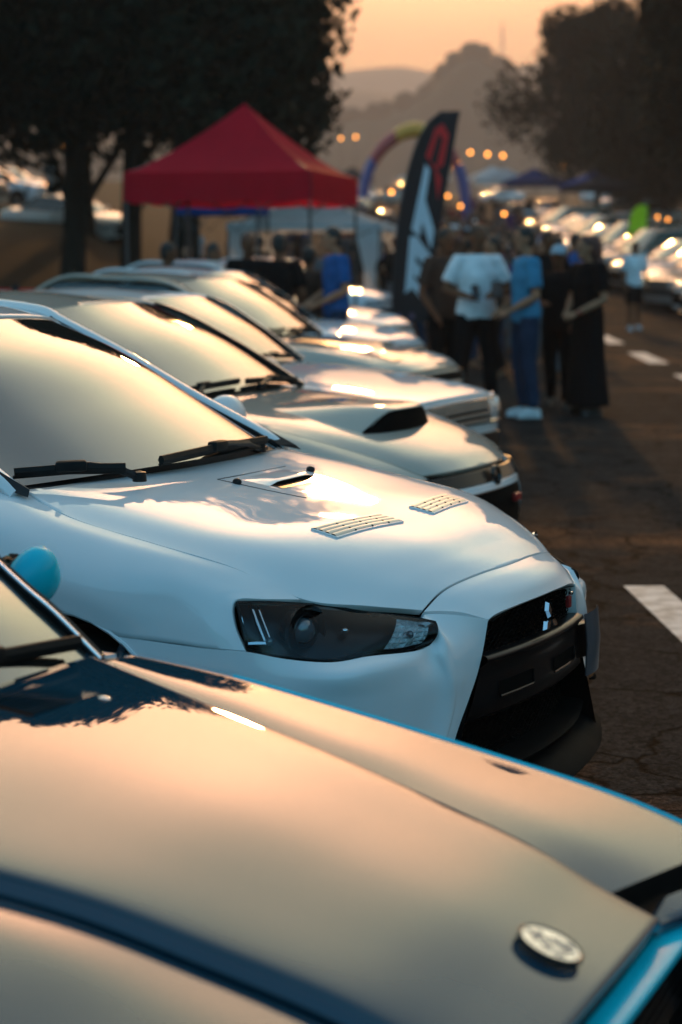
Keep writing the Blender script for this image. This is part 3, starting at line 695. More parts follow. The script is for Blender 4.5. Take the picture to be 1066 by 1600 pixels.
for sd in (1, -1):
    fr = []
    for k, (x, s, z, f, fz) in enumerate(zip(BX, BS, BZ, BF, BFZ)):
        fx = lambda y: x - .02 + max(0, x+.30)/.335*.40*max(0, y-.36)
        a0 = Vector((fx(s), sd*(s+.004), z-.035)); c = Vector((fx(f), sd*f, fz))
        m1 = a0.lerp(c, .40)+Vector((0, 0, .007)); m2 = a0.lerp(c, .93)+Vector((0, 0, .002))
        fr.append([a0, m1, m2, c, Vector((fx(f), sd*(f+.035), fz-.022)), Vector((fx(f), sd*(f+.060), fz-.085)), Vector((fx(f), sd*(f+.065), fz-.2)), Vector((fx(f), sd*(f+.05), .30))])
    mb = MB(); panel(mb, fr, 49, 61, BIN, rim=.02, roll=.003); wg_ = mb.build('wing', blue_paint, BLU, ang=60)
    mb = MB(); P = spline([r[3]+Vector((0, sd*.006, .001)) for r in fr], 50); mb.tube(P[8:], .0048, 8); mb.build('wing_edge_gleam', cyan_paint, wg_)  # cyan tube added to stand for sky light caught along the wing crest
    # chrome-edged lamp in the wing's front end
    k = MB(); k.grid([[(-.035+.34*(y-.36)+dx, sd*y, z) for y in (.34, .45, .55, .65, .74)] for z, dx in ((.60, -.02), (.57, .01), (.45, .02), (.30, .02))]); k.build('lamp_bay', void_black, BLU)
    hm = MB(); M = frame_at((.05, sd*.56, .455), (1, 0, .05))
    hm.lathe([(.085, -.05), (.085, .006), (.078, .012), (.07, .004)], 28, M); hl = hm.build('headlamp', black_satin, BLU)
    k = MB(); k.lathe([(.072, .0), (.05, .012), (.001, .018)], 24, M); k.build('lamp_glass', lamp_reflector, hl)
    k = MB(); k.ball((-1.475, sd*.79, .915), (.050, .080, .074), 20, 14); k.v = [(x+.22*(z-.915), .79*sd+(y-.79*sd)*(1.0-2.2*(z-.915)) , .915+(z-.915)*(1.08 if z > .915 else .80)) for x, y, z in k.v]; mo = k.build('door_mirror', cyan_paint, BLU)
    k = MB(); k.lathe([(.052, -.006), (.058, 0), (.052, .006)], 20, frame_at((-1.500, sd*.79, .912), (1, 0, .2))); k.build('mirror_rim', black_plastic, mo)
    k = MB(); k.tube([(-1.40, sd*.60, .86), (-1.46, sd*.74, .87)], .015, 6); k.build('mirror_arm', black_plastic, mo)
    k = MB(); k.grid([[(-1.528, sd*(.79+.07*math.cos(a)*r), .915+.06*math.sin(a)*r) for a in [2*PI*i/16 for i in range(17)]] for r in (0.01, 1)]); k.build('mirror_glass', chrome, mo)
    # pillar and its seal
    pl = [(-1.165, sd*.575, .822), (-1.25, sd*.545, .912), (-1.335, sd*.515, .99), (-1.60, sd*.47, 1.22), (-1.75, sd*.46, 1.27), (-2.6, sd*.46, 1.28), (-3.0, sd*.5, 1.1), (-3.25, sd*.55, .92)]
    P = spline(pl, 36); k = MB(); k.tube([p+Vector((0, sd*.006, 0)) for p in P], [(.013, .012)]*36, 8); k.build('window_pillar', black_satin, BLU)
    k = MB(); k.tube([p+Vector((.008, -sd*.008, .006)) for p in P[:16]], .0035, 6); k.build('windscreen_trim', chrome, BLU)
    d = [[(-1.17, sd*.58, .815), (-1.7, sd*.58, .83), (-2.5, sd*.58, .84)], [(-1.17, sd*.68, .80), (-1.7, sd*.70, .80), (-2.5, sd*.70, .81)], [(-1.17, sd*.735, .6), (-1.7, sd*.745, .6), (-2.5, sd*.745, .6)], [(-1.17, sd*.72, .25), (-1.7, sd*.73, .22), (-2.5, sd*.73, .22)]]
    k = MB(); panel(k, [[Vector(p) for p in r] for r in d], 13, 13, (-1.8, 0, .5)); k.build('door', blue_paint, BLU, ang=60)
    q = [[(x-1.345, y, z) for x, y, z in r] for r in d]; k = MB(); panel(k, [[Vector(p) for p in r] for r in q], 13, 13, (-3.2, 0, .5)); k.build('rear_wing', blue_paint, BLU, ang=60)
    sg = [[(-1.22, sd*.57, .84), (-2.2, sd*.58, .85), (-3.15, sd*.57, .87)], [(-1.62, sd*.47, 1.2), (-2.2, sd*.46, 1.25), (-2.75, sd*.47, 1.2)]]
    k = MB(); k.grid(surf([[Vector(p) for p in r] for r in sg], 7, 11)); k.build('side_window', side_glass, BLU, ang=180)
    wheel(BLU, -.62, sd*.655, .28, .17); wheel(BLU, -3.0, sd*.655, .28, .17)
ws = [[(-1.170, -.568, .826), (-1.150, -.3, .842), (-1.145, 0, .848)], [(-1.338, -.510, .990), (-1.305, -.28, 1.012), (-1.295, 0, 1.020)], [(-1.60, -.466, 1.212), (-1.57, -.26, 1.232), (-1.56, 0, 1.238)]]
mb = MB(); mb.grid(surf([[Vector(p) for p in r] + mir(r[:-1])[::-1] for r in ws], 21, 31)); mb.build('windscreen', windscreen, BLU, ang=180)
rf = [[(-1.61, -.46, 1.215), (-1.57, 0, 1.24)], [(-2.1, -.46, 1.275), (-2.1, 0, 1.295)], [(-2.6, -.46, 1.27), (-2.62, 0, 1.29)]]
mb = MB(); mb.grid(surf([[Vector(p) for p in r] + mir(r[:-1])[::-1] for r in rf], 9, 13)); mb.build('roof', blue_paint, BLU, ang=180)
mb = MB(); mb.grid(surf([[Vector(p) for p in r] for r in [[(-2.62, -.46, 1.27), (-2.64, 0, 1.29), (-2.62, .46, 1.27)], [(-3.15, -.54, .92), (-3.2, 0, .93), (-3.15, .54, .92)]]], 9, 9)); mb.build('rear_window', side_glass, BLU, ang=180)
mb = MB(); panel(mb, [[Vector(p) for p in r] for r in [[(-3.1, -.56, .88), (-3.16, 0, .9), (-3.1, .56, .88)], [(-3.78, -.6, .84), (-3.85, 0, .86), (-3.78, .6, .84)], [(-3.86, -.68, .6), (-3.92, 0, .6), (-3.86, .68, .6)], [(-3.84, -.68, .28), (-3.88, 0, .28), (-3.84, .68, .28)]]], 17, 17, (-3.3, 0, .5)); mb.build('boot', blue_paint, BLU, ang=60)
# front: a black gap under the bonnet lip, the blue panel, black grille, bumper
def bf(y): return -.06*y*y
mb = MB(); mb.grid([[(x+bf(y), y, z) for y in [-.66+1.32*i/24 for i in range(25)]] for x, z in ((.015, .578), (-.05, .57), (-.05, .548), (.02, .546))]); mb.build('bonnet_gap', void_black, BLU)
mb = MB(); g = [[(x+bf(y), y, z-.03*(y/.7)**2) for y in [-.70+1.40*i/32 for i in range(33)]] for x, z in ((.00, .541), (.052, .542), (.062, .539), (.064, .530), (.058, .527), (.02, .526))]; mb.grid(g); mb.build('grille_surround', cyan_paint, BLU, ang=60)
mb = MB(); mb.grid([[(x+bf(y), y, z) for y in [-.70+1.40*i/24 for i in range(25)]] for x, z in ((.03, .525), (-.02, .50), (-.03, .36))]); gr_ = mb.build('grille', void_black, BLU)
for k_ in range(6):
    z = .505-.022*k_; k = MB(); k.tube([(.035+bf(y), y, z) for y in [-.46+.92*i/14 for i in range(15)]], [(.004, .008)]*15, 6); k.build('grille_bar', black_gloss, gr_)
mb = MB(); P = [(.06+bf(y)*1.2, y, .33) for y in [-.74+1.48*i/24 for i in range(25)]]; mb.tube(P, [(.05, .045)]*25, 10); mb.build('bumper', black_satin, BLU)
mb = MB(); mb.grid([[(x+bf(y), y, z) for y in [-.72+1.44*i/24 for i in range(25)]] for x, z in ((.05, .33), (.03, .18), (-.2, .16))]); mb.build('front_valance', blue_paint, BLU)
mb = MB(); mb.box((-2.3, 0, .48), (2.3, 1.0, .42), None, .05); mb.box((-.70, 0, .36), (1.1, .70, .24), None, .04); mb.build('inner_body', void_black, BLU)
# badge: an oval dish with raised chrome script shapes
M = frame_at((-.048, .018, .632), (.34, 0, .94), (-.94, 0, .34))
mb = MB()
def oval(rx, ry, h, n=40): return [M @ Vector((rx*math.cos(2*PI*i/n), ry*math.sin(2*PI*i/n), h)) for i in range(n)]
rings = [oval(.043, .050, -.003), oval(.043, .050, .003), oval(.040, .047, .005), oval(.037, .044, .003)]
mb.grid([r + [r[0]] for r in rings]); bd = mb.build('badge', black_gloss, BLU)
mb = MB(); o_ = oval(.038, .045, .003); mb.add(o_, [tuple(range(40))]); mb.build('badge_face', mat('badge_silver', (.62, .62, .64), .22, metal=.9, noise_amt=.1), bd)
mb = MB()
for (px_, py_, r_) in ((.002, .022, .016), (.012, -.004, .010), (-.014, .000, .010), (.004, -.024, .012), (-.018, -.020, .008), (.020, -.022, .008)):
    pts = []
    for i in range(8):
        a = PI/4*i; rr = r_*(1.25 if i % 2 == 0 else .45); pts.append((px_+math.cos(a)*rr, py_+math.sin(a)*rr))
    mb.prism(pts, .0012, M @ Matrix.Translation((0, 0, .003)))
mb.build('badge_star', mat('badge_navy', (.02, .04, .09), .3, coat=.5), bd, smooth=False)
# washer nozzle, air intake slats, wipers
mb = MB(); mb.ball((-.975, .30, .822), (.016, .011, .009), 12, 8); mb.build('washer_nozzle', chrome, BLU)
mb = MB(); mb.grid([[(-1.14, y, .846-.05*abs(y)) for y in (-.5, -.25, 0, .25, .5)], [(-1.19, y, .842-.05*abs(y)) for y in (-.5, -.25, 0, .25, .5)]]); sc_ = mb.build('scuttle', black_satin, BLU)
for sy in (-1, 1):
    mb = MB(); mb.grid([[(x, sy*y, .8475+(x+1.10)*-.105-.09*y*y+.0005) for y in (.11, .2, .3, .41)] for x in (-1.115, -1.06, -.995)]); mb.build('intake_recess', void_black, BLU)
for sy in (-1, 1):
    for i in range(11):
        k = MB(); x = -1.108+.011*i
        y0, y1 = sy*.12, sy*.40
        zz = lambda y: .8475+(x+1.10)*-.105-.09*y*y-.004
        k.grid([[(x+dx, y, zz(y)+.0062) for y in (y0, (y0*2+y1)/3, (y0+2*y1)/3, y1)] for dx in (-.003, .003)]); k.build('intake_slat', blue_paint, BLU)
wiper(BLU, (-1.16, .05, .868), ((-1.165, .50, .862), (-1.20, -.05, .890)), .025)
wiper(BLU, (-1.16, -.45, .85), ((-1.165, -.05, .872), (-1.22, -.50, .868)), .025)

# ------------------------------------------------------------------ the other cars: one builder, different sheet metal
def make_car(label, loc, rz, paint, S, group, roof_paint=None, res=1.0):
    """a car from a table S of stations; nose at the local origin, looking along +x"""
    c = thing('parked_car', label, 'car', loc, rz, group)
    ctr = S['centre']; edg = S['edge']; W = S['W']; kp = S['kp']; nose = S['nose']; inn = (-1.5, 0, .5)
    n1 = int(30*res); n2 = int(24*res)
    rows = []
    for (x, z), (xe, ye, ze) in zip(ctr, edg):
        h = [(xe, -ye, ze), (x+(xe-x)*.45, -ye*.78, z+(ze-z)*.40), (x+(xe-x)*.10, -ye*.42, z+(ze-z)*.05)]
        rows.append([Vector(p) for p in h] + [Vector((x, 0, z))] + mir(h)[::-1])
    mb = MB(); hood = panel(mb, rows, n1, n1, inn, rim=.02, gap=.004); mb.build('bonnet', paint, c, ang=60)
    wx = S['wheel_x']; wr = S.get('wheel_r', .31); ar = wr+.05
    def nose_pt(y, t, off=0.0):
        k = t*(len(nose)-1); a = min(int(k), len(nose)-2); f = k-a
        q = [nose[a][i]+(nose[a+1][i]-nose[a][i])*f for i in range(3)]
        u = min(abs(y)/W, 1.0)
        return Vector((q[0]-kp*u**S.get('pw', 2.6)+off, y, q[1]+(q[2]-q[1])*u*u))
    mb = MB(); g = [[nose_pt(-W+2*W*j/(2*n2), t/12) for j in range(2*n2+1)] for t in range(13)]
    panel(mb, None, 0, 0, inn, rim=.02, gap=.003, dense=g); mb.build('front_bumper', paint, c, ang=50)
    beltz = S['edge'][0][2]
    xw, yw = S['edge'][0][0], S['edge'][0][1]
    for s in (1, -1):
        T = [Vector((xw-.35, s*yw, beltz+.02))] + [Vector((p[0], s*p[1], p[2])) for p in edg]
        corner = [nose_pt(s*W, t/4) for t in range(5)]
        xs_b = [xw-.35, wx-ar, wx-ar*.93, wx-ar*.6, wx, wx+ar*.6, wx+ar*.93, wx+ar]
        bots = [Vector((xs_b[0], s*W*.985, .22)), Vector((xs_b[1], s*W, .24))] + [Vector((wx+ar*math.cos(a), s*W, wr+ar*math.sin(a))) for a in (PI*.86, PI*.68, PI*.5, PI*.32, PI*.14)] + [Vector((wx+ar, s*W, .24)), Vector((corner[-1].x, s*W*.99, .24))]
        Tn = spline(T, len(bots)); cols = []
        for Tp, B in zip(Tn, bots):
            yt, yb = abs(Tp.y), abs(B.y); dz = Tp.z-B.z; d1 = min(.07, dz*.3)
            cols.append([Tp, Vector((Tp.x+(B.x-Tp.x)*.1, s*(yt+.45*(yb-yt)), Tp.z-.014)), Vector((Tp.x+(B.x-Tp.x)*.25, s*(yt+.85*(yb-yt)), Tp.z-d1)),
                         Vector((Tp.x+(B.x-Tp.x)*.6, s*(yb+.004), Tp.z-d1-(dz-d1)*.45)), B])
        cols[-1] = [nose_pt(s*(edg[-1][1]+(W-edg[-1][1])*u), 0) for u in (0, .5, 1)] + [corner[2], corner[4]]
        mb = MB(); panel(mb, [[cc[i] for cc in cols] for i in range(5)], int(16*res), n1, inn, rim=.02, gap=.003); mb.build('wing', paint, c, ang=60)
        k = MB(); arc = [(wx+math.cos(R(a))*ar, wr+math.sin(R(a))*ar) for a in range(-10, 191, 20)]
        k.grid([[(x, s*W*.985, z) for x, z in arc], [(x, s*W*.4, z) for x, z in arc]]); k.build('arch_liner', void_black, c)
        xr, zr, yr = S['roof']; xt, zt = S['tail']
        bx = xw-.35; ex = xt+.15
        dl = [[(bx, s*yw, beltz+.02), ((bx+ex)/2, s*yw, beltz+.04), (ex, s*yw*.97, beltz+.03)], [(bx, s*W*.97, beltz-.05), ((bx+ex)/2, s*W*.99, beltz-.05), (ex, s*W*.93, beltz-.06)],
              [(bx, s*W, .6), ((bx+ex)/2, s*W*1.01, .6), (ex, s*W*.95, .6)], [(bx, s*W*.985, .22), ((bx+ex)/2, s*W*.99, .22), (ex, s*W*.92, .3)]]
        D = surf([[Vector(p) for p in r] for r in dl], int(10*res), 37)
        for a, b_, nm in ((0, 13, 'door'), (13, 24, 'door'), (24, 37, 'rear_wing')):
            mb = MB(); panel(mb, None, 0, 0, inn, rim=.02, gap=.004, dense=[[p.copy() for p in r[a:b_+(0 if b_ == 37 else 1)]] for r in D]); mb.build(nm, paint, c, ang=60)
        xwt, zwt, ywt = S['ws_top']
        pl = [(xw, s*(yw+.01), beltz+.01), ((xw+xwt)/2, s*((yw+ywt)/2+.03), (beltz+zwt)/2+.025), (xwt, s*(ywt+.02), zwt-.005), ((xwt+xr)/2, s*(yr+.03), zr-.015), (xr, s*yr, zr-.03), (S['rw_base'][0], s*yw*.95, S['rw_base'][1])]
        P = spline(pl, 30); k = MB(); k.tube(P, [(.028, .020)]*30, 8); k.build('roof_rail_pillar', roof_paint or paint, c)
        k = MB(); k.tube([p+Vector((.014, -s*.026, .008)) for p in P[:13]], .011, 6); k.build('windscreen_seal', black_rubber, c)
        sg = [[(xw-.12, s*(yw-.005), beltz+.035), ((bx+ex)/2, s*(yw-.005), beltz+.05), (S['rw_base'][0]+.05, s*yw*.94, beltz+.05)], [((xw+xwt)/2, s*((yw+ywt)/2), (beltz+zwt)/2), ((bx+ex)/2, s*(yw+yr)/2, (beltz+zr)/2), ((xr+S['rw_base'][0])/2, s*(yw*.95+yr)/2, (beltz+zr)/2)],
              [(xwt-.06, s*ywt, zwt-.03), ((bx+ex)/2, s*yr, zr-.05), (xr, s*yr, zr-.06)]]
        k = MB(); k.grid(surf([[Vector(p) for p in r] for r in sg], 7, 11)); k.build('side_window', side_glass, c, ang=180)
        k = MB(); k.ball((xw-.33, s*(W+.07), beltz+.07), (.06, .10, .07), 12, 8); mo = k.build('door_mirror', paint, c)
        k = MB(); k.tube([(xw-.30, s*(W-.06), beltz+.03), (xw-.32, s*(W+.03), beltz+.05)], .02, 6); k.build('mirror_arm', black_plastic, mo)
        wheel(c, wx, s*(W-.11), wr, .2); wheel(c, S['rear_x'], s*(W-.11), wr, .2)
        # lamps
        for (y0, y1, t0, t1, kind) in S['lamps']:
            k = MB(); k.grid([[nose_pt(s*(y0+(y1-y0)*j/8), t0+(t1-t0)*i/4, .006+.012*math.sin(PI*i/4)) for j in range(9)] for i in range(5)])
            g_ = [[nose_pt(s*(y0+(y1-y0)*j/8), t, .002) for j in range(9)] for t in (t0, t1)]
            o = k.build('headlamp', {'lamp': lamp_reflector, 'amber': amber_plastic, 'fog': lamp_reflector}[kind], c, ang=180)
            fr = MB(); ring = [nose_pt(s*(y0+(y1-y0)*j/8), t0, .008) for j in range(9)] + [nose_pt(s*y1, t0+(t1-t0)*i/4, .008) for i in range(1, 5)] + [nose_pt(s*(y1+(y0-y1)*j/8), t1, .008) for j in range(1, 9)] + [nose_pt(s*y0, t1+(t0-t1)*i/4, .008) for i in range(1, 5)]
            fr.tube(ring, .011, 6, cap=False); fr.build('lamp_rim', S.get('lamp_rim', black_plastic), o)
    for (y0, y1, t0, t1, m_, nm, off) in S['front']:
        k = MB(); G = [[nose_pt(y0+(y1-y0)*j/20, t0+(t1-t0)*i/4, off) for j in range(21)] for i in range(5)]
        panel(k, None, 0, 0, inn, rim=.02, gap=0, dense=G); o = k.build(nm, m_, c, ang=50)
        if nm == 'grille' and S.get('slats'):
            for i in range(S['slats']):
                t = t0+(t1-t0)*(i+.5)/S['slats']
                k = MB(); k.tube([nose_pt(y0+(y1-y0)*j/14, t, off+.012) for j in range(15)], [(.007, .012)]*15, 6); k.build('grille_slat', S.get('slat_m', chrome), o)
    # glass, roof, tail
    xwt, zwt, ywt = S['ws_top']; zc = ctr[0][1]; xc = ctr[0][0]
    w1 = [(xw+.0, -(yw-.02), beltz+.01), (xc-.01+(xw-xc)*.35, -yw*.55, zc+.012)]; w3 = [(xwt, -ywt, zwt-.01), (xwt+.09, -ywt*.55, zwt+.018)]
    w2 = [((w1[i][0]+w3[i][0])/2, (w1[i][1]+w3[i][1])/2-(.015 if i == 0 else 0), (w1[i][2]+w3[i][2])/2+.03) for i in range(2)]
    m1, m3 = (xc-.01, 0, zc+.016), (xwt+.12, 0, zwt+.025); m2 = ((m1[0]+m3[0])/2, 0, (m1[2]+m3[2])/2+.035)
    mb = MB(); mb.grid(surf([[Vector(p) for p in a] + [Vector(m)] + mir(a)[::-1] for a, m in ((w1, m1), (w2, m2), (w3, m3))], 21, 25)); mb.build('windscreen', windscreen, c, ang=180)
    rf = [[(xwt, -(ywt-.01), zwt), (xwt+.12, 0, zwt+.03)], [((xwt+xr)/2, -yr, zr-.01), ((xwt+xr)/2, 0, zr+.035)], [(xr, -yr+.02, zr-.02), (xr-.06, 0, zr+.012)]]
    mb = MB(); panel(mb, [[Vector(p) for p in r] + mir(r[:-1])[::-1] for r in rf], 15, 21, (-2.3, 0, .7)); mb.build('roof', roof_paint or paint, c, ang=60)
    rx_, rz_ = S['rw_base']
    mb = MB(); mb.grid(surf([[Vector(p) for p in r] for r in [[(xr-.01, -yr+.03, zr-.03), (xr-.08, 0, zr), (xr-.01, yr-.03, zr-.03)], [(rx_, -yw*.92, rz_), (rx_-.10, 0, rz_+.01), (rx_, yw*.92, rz_)]]], 9, 11)); mb.build('rear_window', side_glass, c, ang=180)
    tl = [[(rx_+.02, -yw*.95, beltz+.03), (rx_-.1, 0, rz_), (rx_+.02, yw*.95, beltz+.03)], [(xt+.1, -yw*.93, beltz+.01), (xt+.02, 0, beltz+.05), (xt+.1, yw*.93, beltz+.01)], [(xt+.06, -W*.90, .62), (xt, 0, .64), (xt+.06, W*.90, .62)], [(xt+.12, -W*.88, .3), (xt+.05, 0, .28), (xt+.12, W*.88, .3)]]
    mb = MB(); panel(mb, [[Vector(p) for p in r] for r in tl], 17, 15, (-3, 0, .5)); mb.build('boot', paint, c, ang=60)
    for s in (1, -1):
        k = MB(); k.box((xt+.055, s*W*.66, .74), (.05, .26, .12), None, .015); k.build('tail_lamp', red_plastic, c)
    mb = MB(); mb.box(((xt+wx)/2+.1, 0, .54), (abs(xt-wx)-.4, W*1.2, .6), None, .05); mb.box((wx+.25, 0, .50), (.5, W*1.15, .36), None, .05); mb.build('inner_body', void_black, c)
    mb = MB(); mb.grid(surf([[Vector((xw+.03, -yw+.02, beltz-.012)), Vector((xc+.04, 0, zc-.012)), Vector((xw+.03, yw-.02, beltz-.012))], [Vector((xw-.02, -yw+.02, beltz+.008)), Vector((xc-.03, 0, zc+.012)), Vector((xw-.02, yw-.02, beltz+.008))]], 3, 13)); mb.build('scuttle', black_plastic, c)
    if res > .8:
        wiper(c, (xc+.0, -.45, zc+.02), ((xc-.06, -.66, zc+.02), (xc-.03, -.05, zc+.05)), .025)
        wiper(c, (xc+.0, .12, zc+.025), ((xc-.03, .02, zc+.045), (xc-.07, .60, zc+.02)), .025)
    return c, hood, nose_pt
ROW = 'cars parked nose-out along the road'

# --- second: cream car with a bonnet scoop
S_SCOOP = dict(centre=[(-1.22, .985), (-.9, .953), (-.6, .906), (-.35, .850), (-.14, .772), (-.03, .705)],
    edge=[(-1.30, .69, .965), (-.96, .70, .935), (-.66, .69, .880), (-.43, .64, .822), (-.24, .55, .755), (-.125, .46, .695)],
    W=.87, kp=.33, pw=2.4, nose=[(-.02, .692, .66), (.015, .63, .60), (.035, .54, .52), (.03, .42, .42), (0, .22, .24)],
    wheel_x=-.92, wheel_r=.32, rear_x=-3.45, roof=(-3.0, 1.42, .53), ws_top=(-2.06, 1.375, .545), rw_base=(-3.65, 1.04), tail=(-4.4, .9),
    lamps=[(.50, .80, .02, .26, 'lamp')],
    front=[(-.46, .46, .02, .22, black_satin, 'grille', .006), (-.44, .44, .245, .33, white_paint, 'bumper_strip', .012), (-.50, .50, .36, .78, void_black, 'lower_intake', .008), (-.70, .70, .90, 1.0, black_plastic, 'front_lip', .03)])
SUB, sh, snp = make_car('cream car with a wide black bonnet scoop, second white nose along the row', (.66, 7.9, 0), -.46, cream_paint, S_SCOOP, ROW)
def over(G, x, y):
    b = min((p for r in G for p in r), key=lambda p: (p.x-x)**2+(p.y-y)**2); return b.z
mb = MB(); rows = []
SY = -.06
for x, hh, wv in ((-.96, -.004, .40), (-.76, .036, .395), (-.55, .078, .385), (-.42, .102, .37), (-.375, .101, .365), (-.37, .092, .36)):
    r = []
    for u in (-1.15, -1.0, -.85, -.7, -.5, -.25, 0, .25, .5, .7, .85, 1.0, 1.15):
        y = u*wv; f = 1-smoothstep(.45, 1.12, abs(u))
        r.append(Vector((x-.06*u*u, y+SY, over(sh, x, y+SY) - .008 + max(hh, 0)*f + .006*min(1, f*4))))
    rows.append(r)
mb.grid(surf(rows, 21, 33)); sco = mb.build('bonnet_scoop', cream_paint, SUB, ang=180)
mb = MB(); mb.grid([[Vector((-.37-.06*u*u+.012*(1-abs(k)), u*.352+SY, over(sh, -.38, u*.352+SY)+.002+k*.092*(1-smoothstep(.45, 1.12, abs(u)*.94)))) for u in [-1+2*i/16 for i in range(17)]] for k in (0, .5, 1)]); mb.build('scoop_mouth', void_black, sco)
mb = MB(); M = frame_at(snp(.02, .13, .02), (1, 0, .2)); mb.lathe([(.045, 0), (.045, .012), (.036, .016), (.03, .006), (.001, .010)], 24, M); mb.build('badge', black_gloss, SUB)
mb = MB(); p = snp(.24, .50, .02); mb.box(p, (.02, .07, .035), None, .004); mb.build('grille_badge', red_plastic, SUB)
for s in (1, -1):
    mb = MB(); mb.grid([[snp(s*(.52+.30*j/8), .36+.40*i/4, .014) for j in range(9)] for i in range(5)]); mb.build('fog_lamp_panel', white_paint, SUB)
for p_ in [ch for ch in SUB.children if ch.name.startswith('front_bumper')]: p_.data.materials[0] = black_gloss

# --- third: white boxy saloon with square headlamps
S_BOX = dict(centre=[(-1.32, .955), (-1.0, .935), (-.7, .908), (-.4, .870), (-.15, .830), (-.02, .800)],
    edge=[(-1.36, .70, .94), (-1.0, .72, .918), (-.7, .725, .890), (-.4, .725, .852), (-.16, .72, .812), (-.06, .715, .780)],
    W=.83, kp=.07, pw=4, nose=[(-.01, .785, .765), (.01, .72, .70), (.015, .60, .58), (.015, .50, .48), (0, .24, .26)],
    wheel_x=-.80, wheel_r=.30, rear_x=-3.35, roof=(-3.0, 1.385, .56), ws_top=(-1.98, 1.345, .575), rw_base=(-3.5, .98), tail=(-4.3, .9),
    lamps=[(.50, .72, .06, .44, 'lamp'), (.735, .82, .06, .44, 'amber')], lamp_rim=chrome, slats=5, slat_m=vent_metal,
    front=[(-.47, .47, .06, .46, black_gloss, 'grille', .006), (-.80, .80, .60, .80, black_plastic, 'bumper_bar', .015)])
BOX, bh, bnp = make_car('white boxy saloon with square headlamps and a slatted grille, behind the scooped car', (.68, 10.45, .02), -.44, white_paint, S_BOX, ROW)

# --- fourth: tall pale coupe with a striped flank
S_COUPE = dict(centre=[(-1.30, .98), (-1.0, .965), (-.7, .94), (-.4, .89), (-.18, .83), (-.05, .765)],
    edge=[(-1.36, .68, .965), (-1.0, .71, .945), (-.7, .71, .915), (-.42, .69, .862), (-.22, .64, .80), (-.12, .58, .745)],
    W=.86, kp=.24, pw=2.6, nose=[(-.03, .75, .715), (.0, .69, .66), (.02, .60, .58), (.02, .48, .48), (0, .24, .26)],
    wheel_x=-.88, wheel_r=.31, rear_x=-3.4, roof=(-3.1, 1.445, .56), ws_top=(-2.05, 1.40, .57), rw_base=(-3.7, 1.02), tail=(-4.3, .9),
    lamps=[(.46, .80, .05, .34, 'lamp')], front=[(-.42, .42, .08, .30, void_black, 'grille', .006), (-.84, .84, .40, .98, void_black, 'lower_intake', .012)])
CPE, ch_, cnp = make_car('pale coupe with a faded pink stripe and chequered number patch along its bonnet', (.80, 13.55, .05), -.42, cream_paint, S_COUPE, ROW)
pink = mat('faded_pink_vinyl', (.42, .16, .11), .4, coat=.6, noise_amt=.15)
def strip_on(G, x0, x1, y0, y1, m_, name, parent, lift=.004, n=14):
    k = MB(); k.grid([[Vector((x0+(x1-x0)*i/n, y0+(y1-y0)*j/4, over(G, x0+(x1-x0)*i/n, y0+(y1-y0)*j/4)+lift)) for j in range(5)] for i in range(n+1)])
    return k.build(name, m_, parent, ang=180)
st = strip_on(ch_, -1.05, -.22, -.52, -.30, pink, 'bonnet_stripe', CPE, .010)
pt = strip_on(ch_, -.52, -.36, -.53, -.29, white_paint, 'number_patch', CPE, .016, 5)
for i in range(3):
    k = MB(); k.grid([[Vector((x, y, over(ch_, x, y)+.021)) for y in (-.50+.07*i, -.475+.07*i)] for x in (-.50, -.46, -.42, -.38)]); k.build('patch_mark', dark_paint, pt)

# --- fifth and sixth
S_MID = dict(S_COUPE); S_MID['lamps'] = [(.48, .82, .04, .30, 'lamp')]; S_MID['front'] = [(-.40, .40, .06, .22, black_gloss, 'grille', .006), (-.55, .55, .45, .9, void_black, 'lower_intake', .008)]
FIF, _, _ = make_car('low pale saloon nosing past the striped coupe, its bonnet flashing gold', (.68, 16.9, .09), -.42, white_paint, S_MID, ROW, res=.8)
S_TALL = dict(centre=[(-1.05, 1.06), (-.8, 1.05), (-.55, 1.03), (-.3, 1.0), (-.12, .96), (-.02, .91)],
    edge=[(-1.1, .70, 1.05), (-.8, .73, 1.035), (-.55, .73, 1.01), (-.32, .72, .98), (-.15, .70, .935), (-.07, .68, .885)],
    W=.88, kp=.12, pw=3, nose=[(-.01, .895, .865), (.015, .80, .78), (.02, .65, .64), (.02, .5, .5), (0, .26, .28)],
    wheel_x=-.80, wheel_r=.35, rear_x=-3.45, roof=(-3.6, 1.70, .60), ws_top=(-1.75, 1.64, .60), rw_base=(-4.1, 1.1), tail=(-4.3, 1.0),
    lamps=[(.48, .80, .06, .36, 'lamp')], front=[(-.44, .44, .08, .34, black_gloss, 'grille', .006), (-.86, .86, .50, .75, black_plastic, 'bumper_bar', .03)])
SIX, _, _ = make_car('white saloon, last of the left row before the feather flag', (.68, 20.1, .17), -.42, white_paint, S_MID, ROW, res=.8)
SEV, _, _ = make_car('white car behind the row under the marquee, beside the feather flag', (.95, 31.5, .25), -.40, white_paint, S_MID, ROW, res=.8)

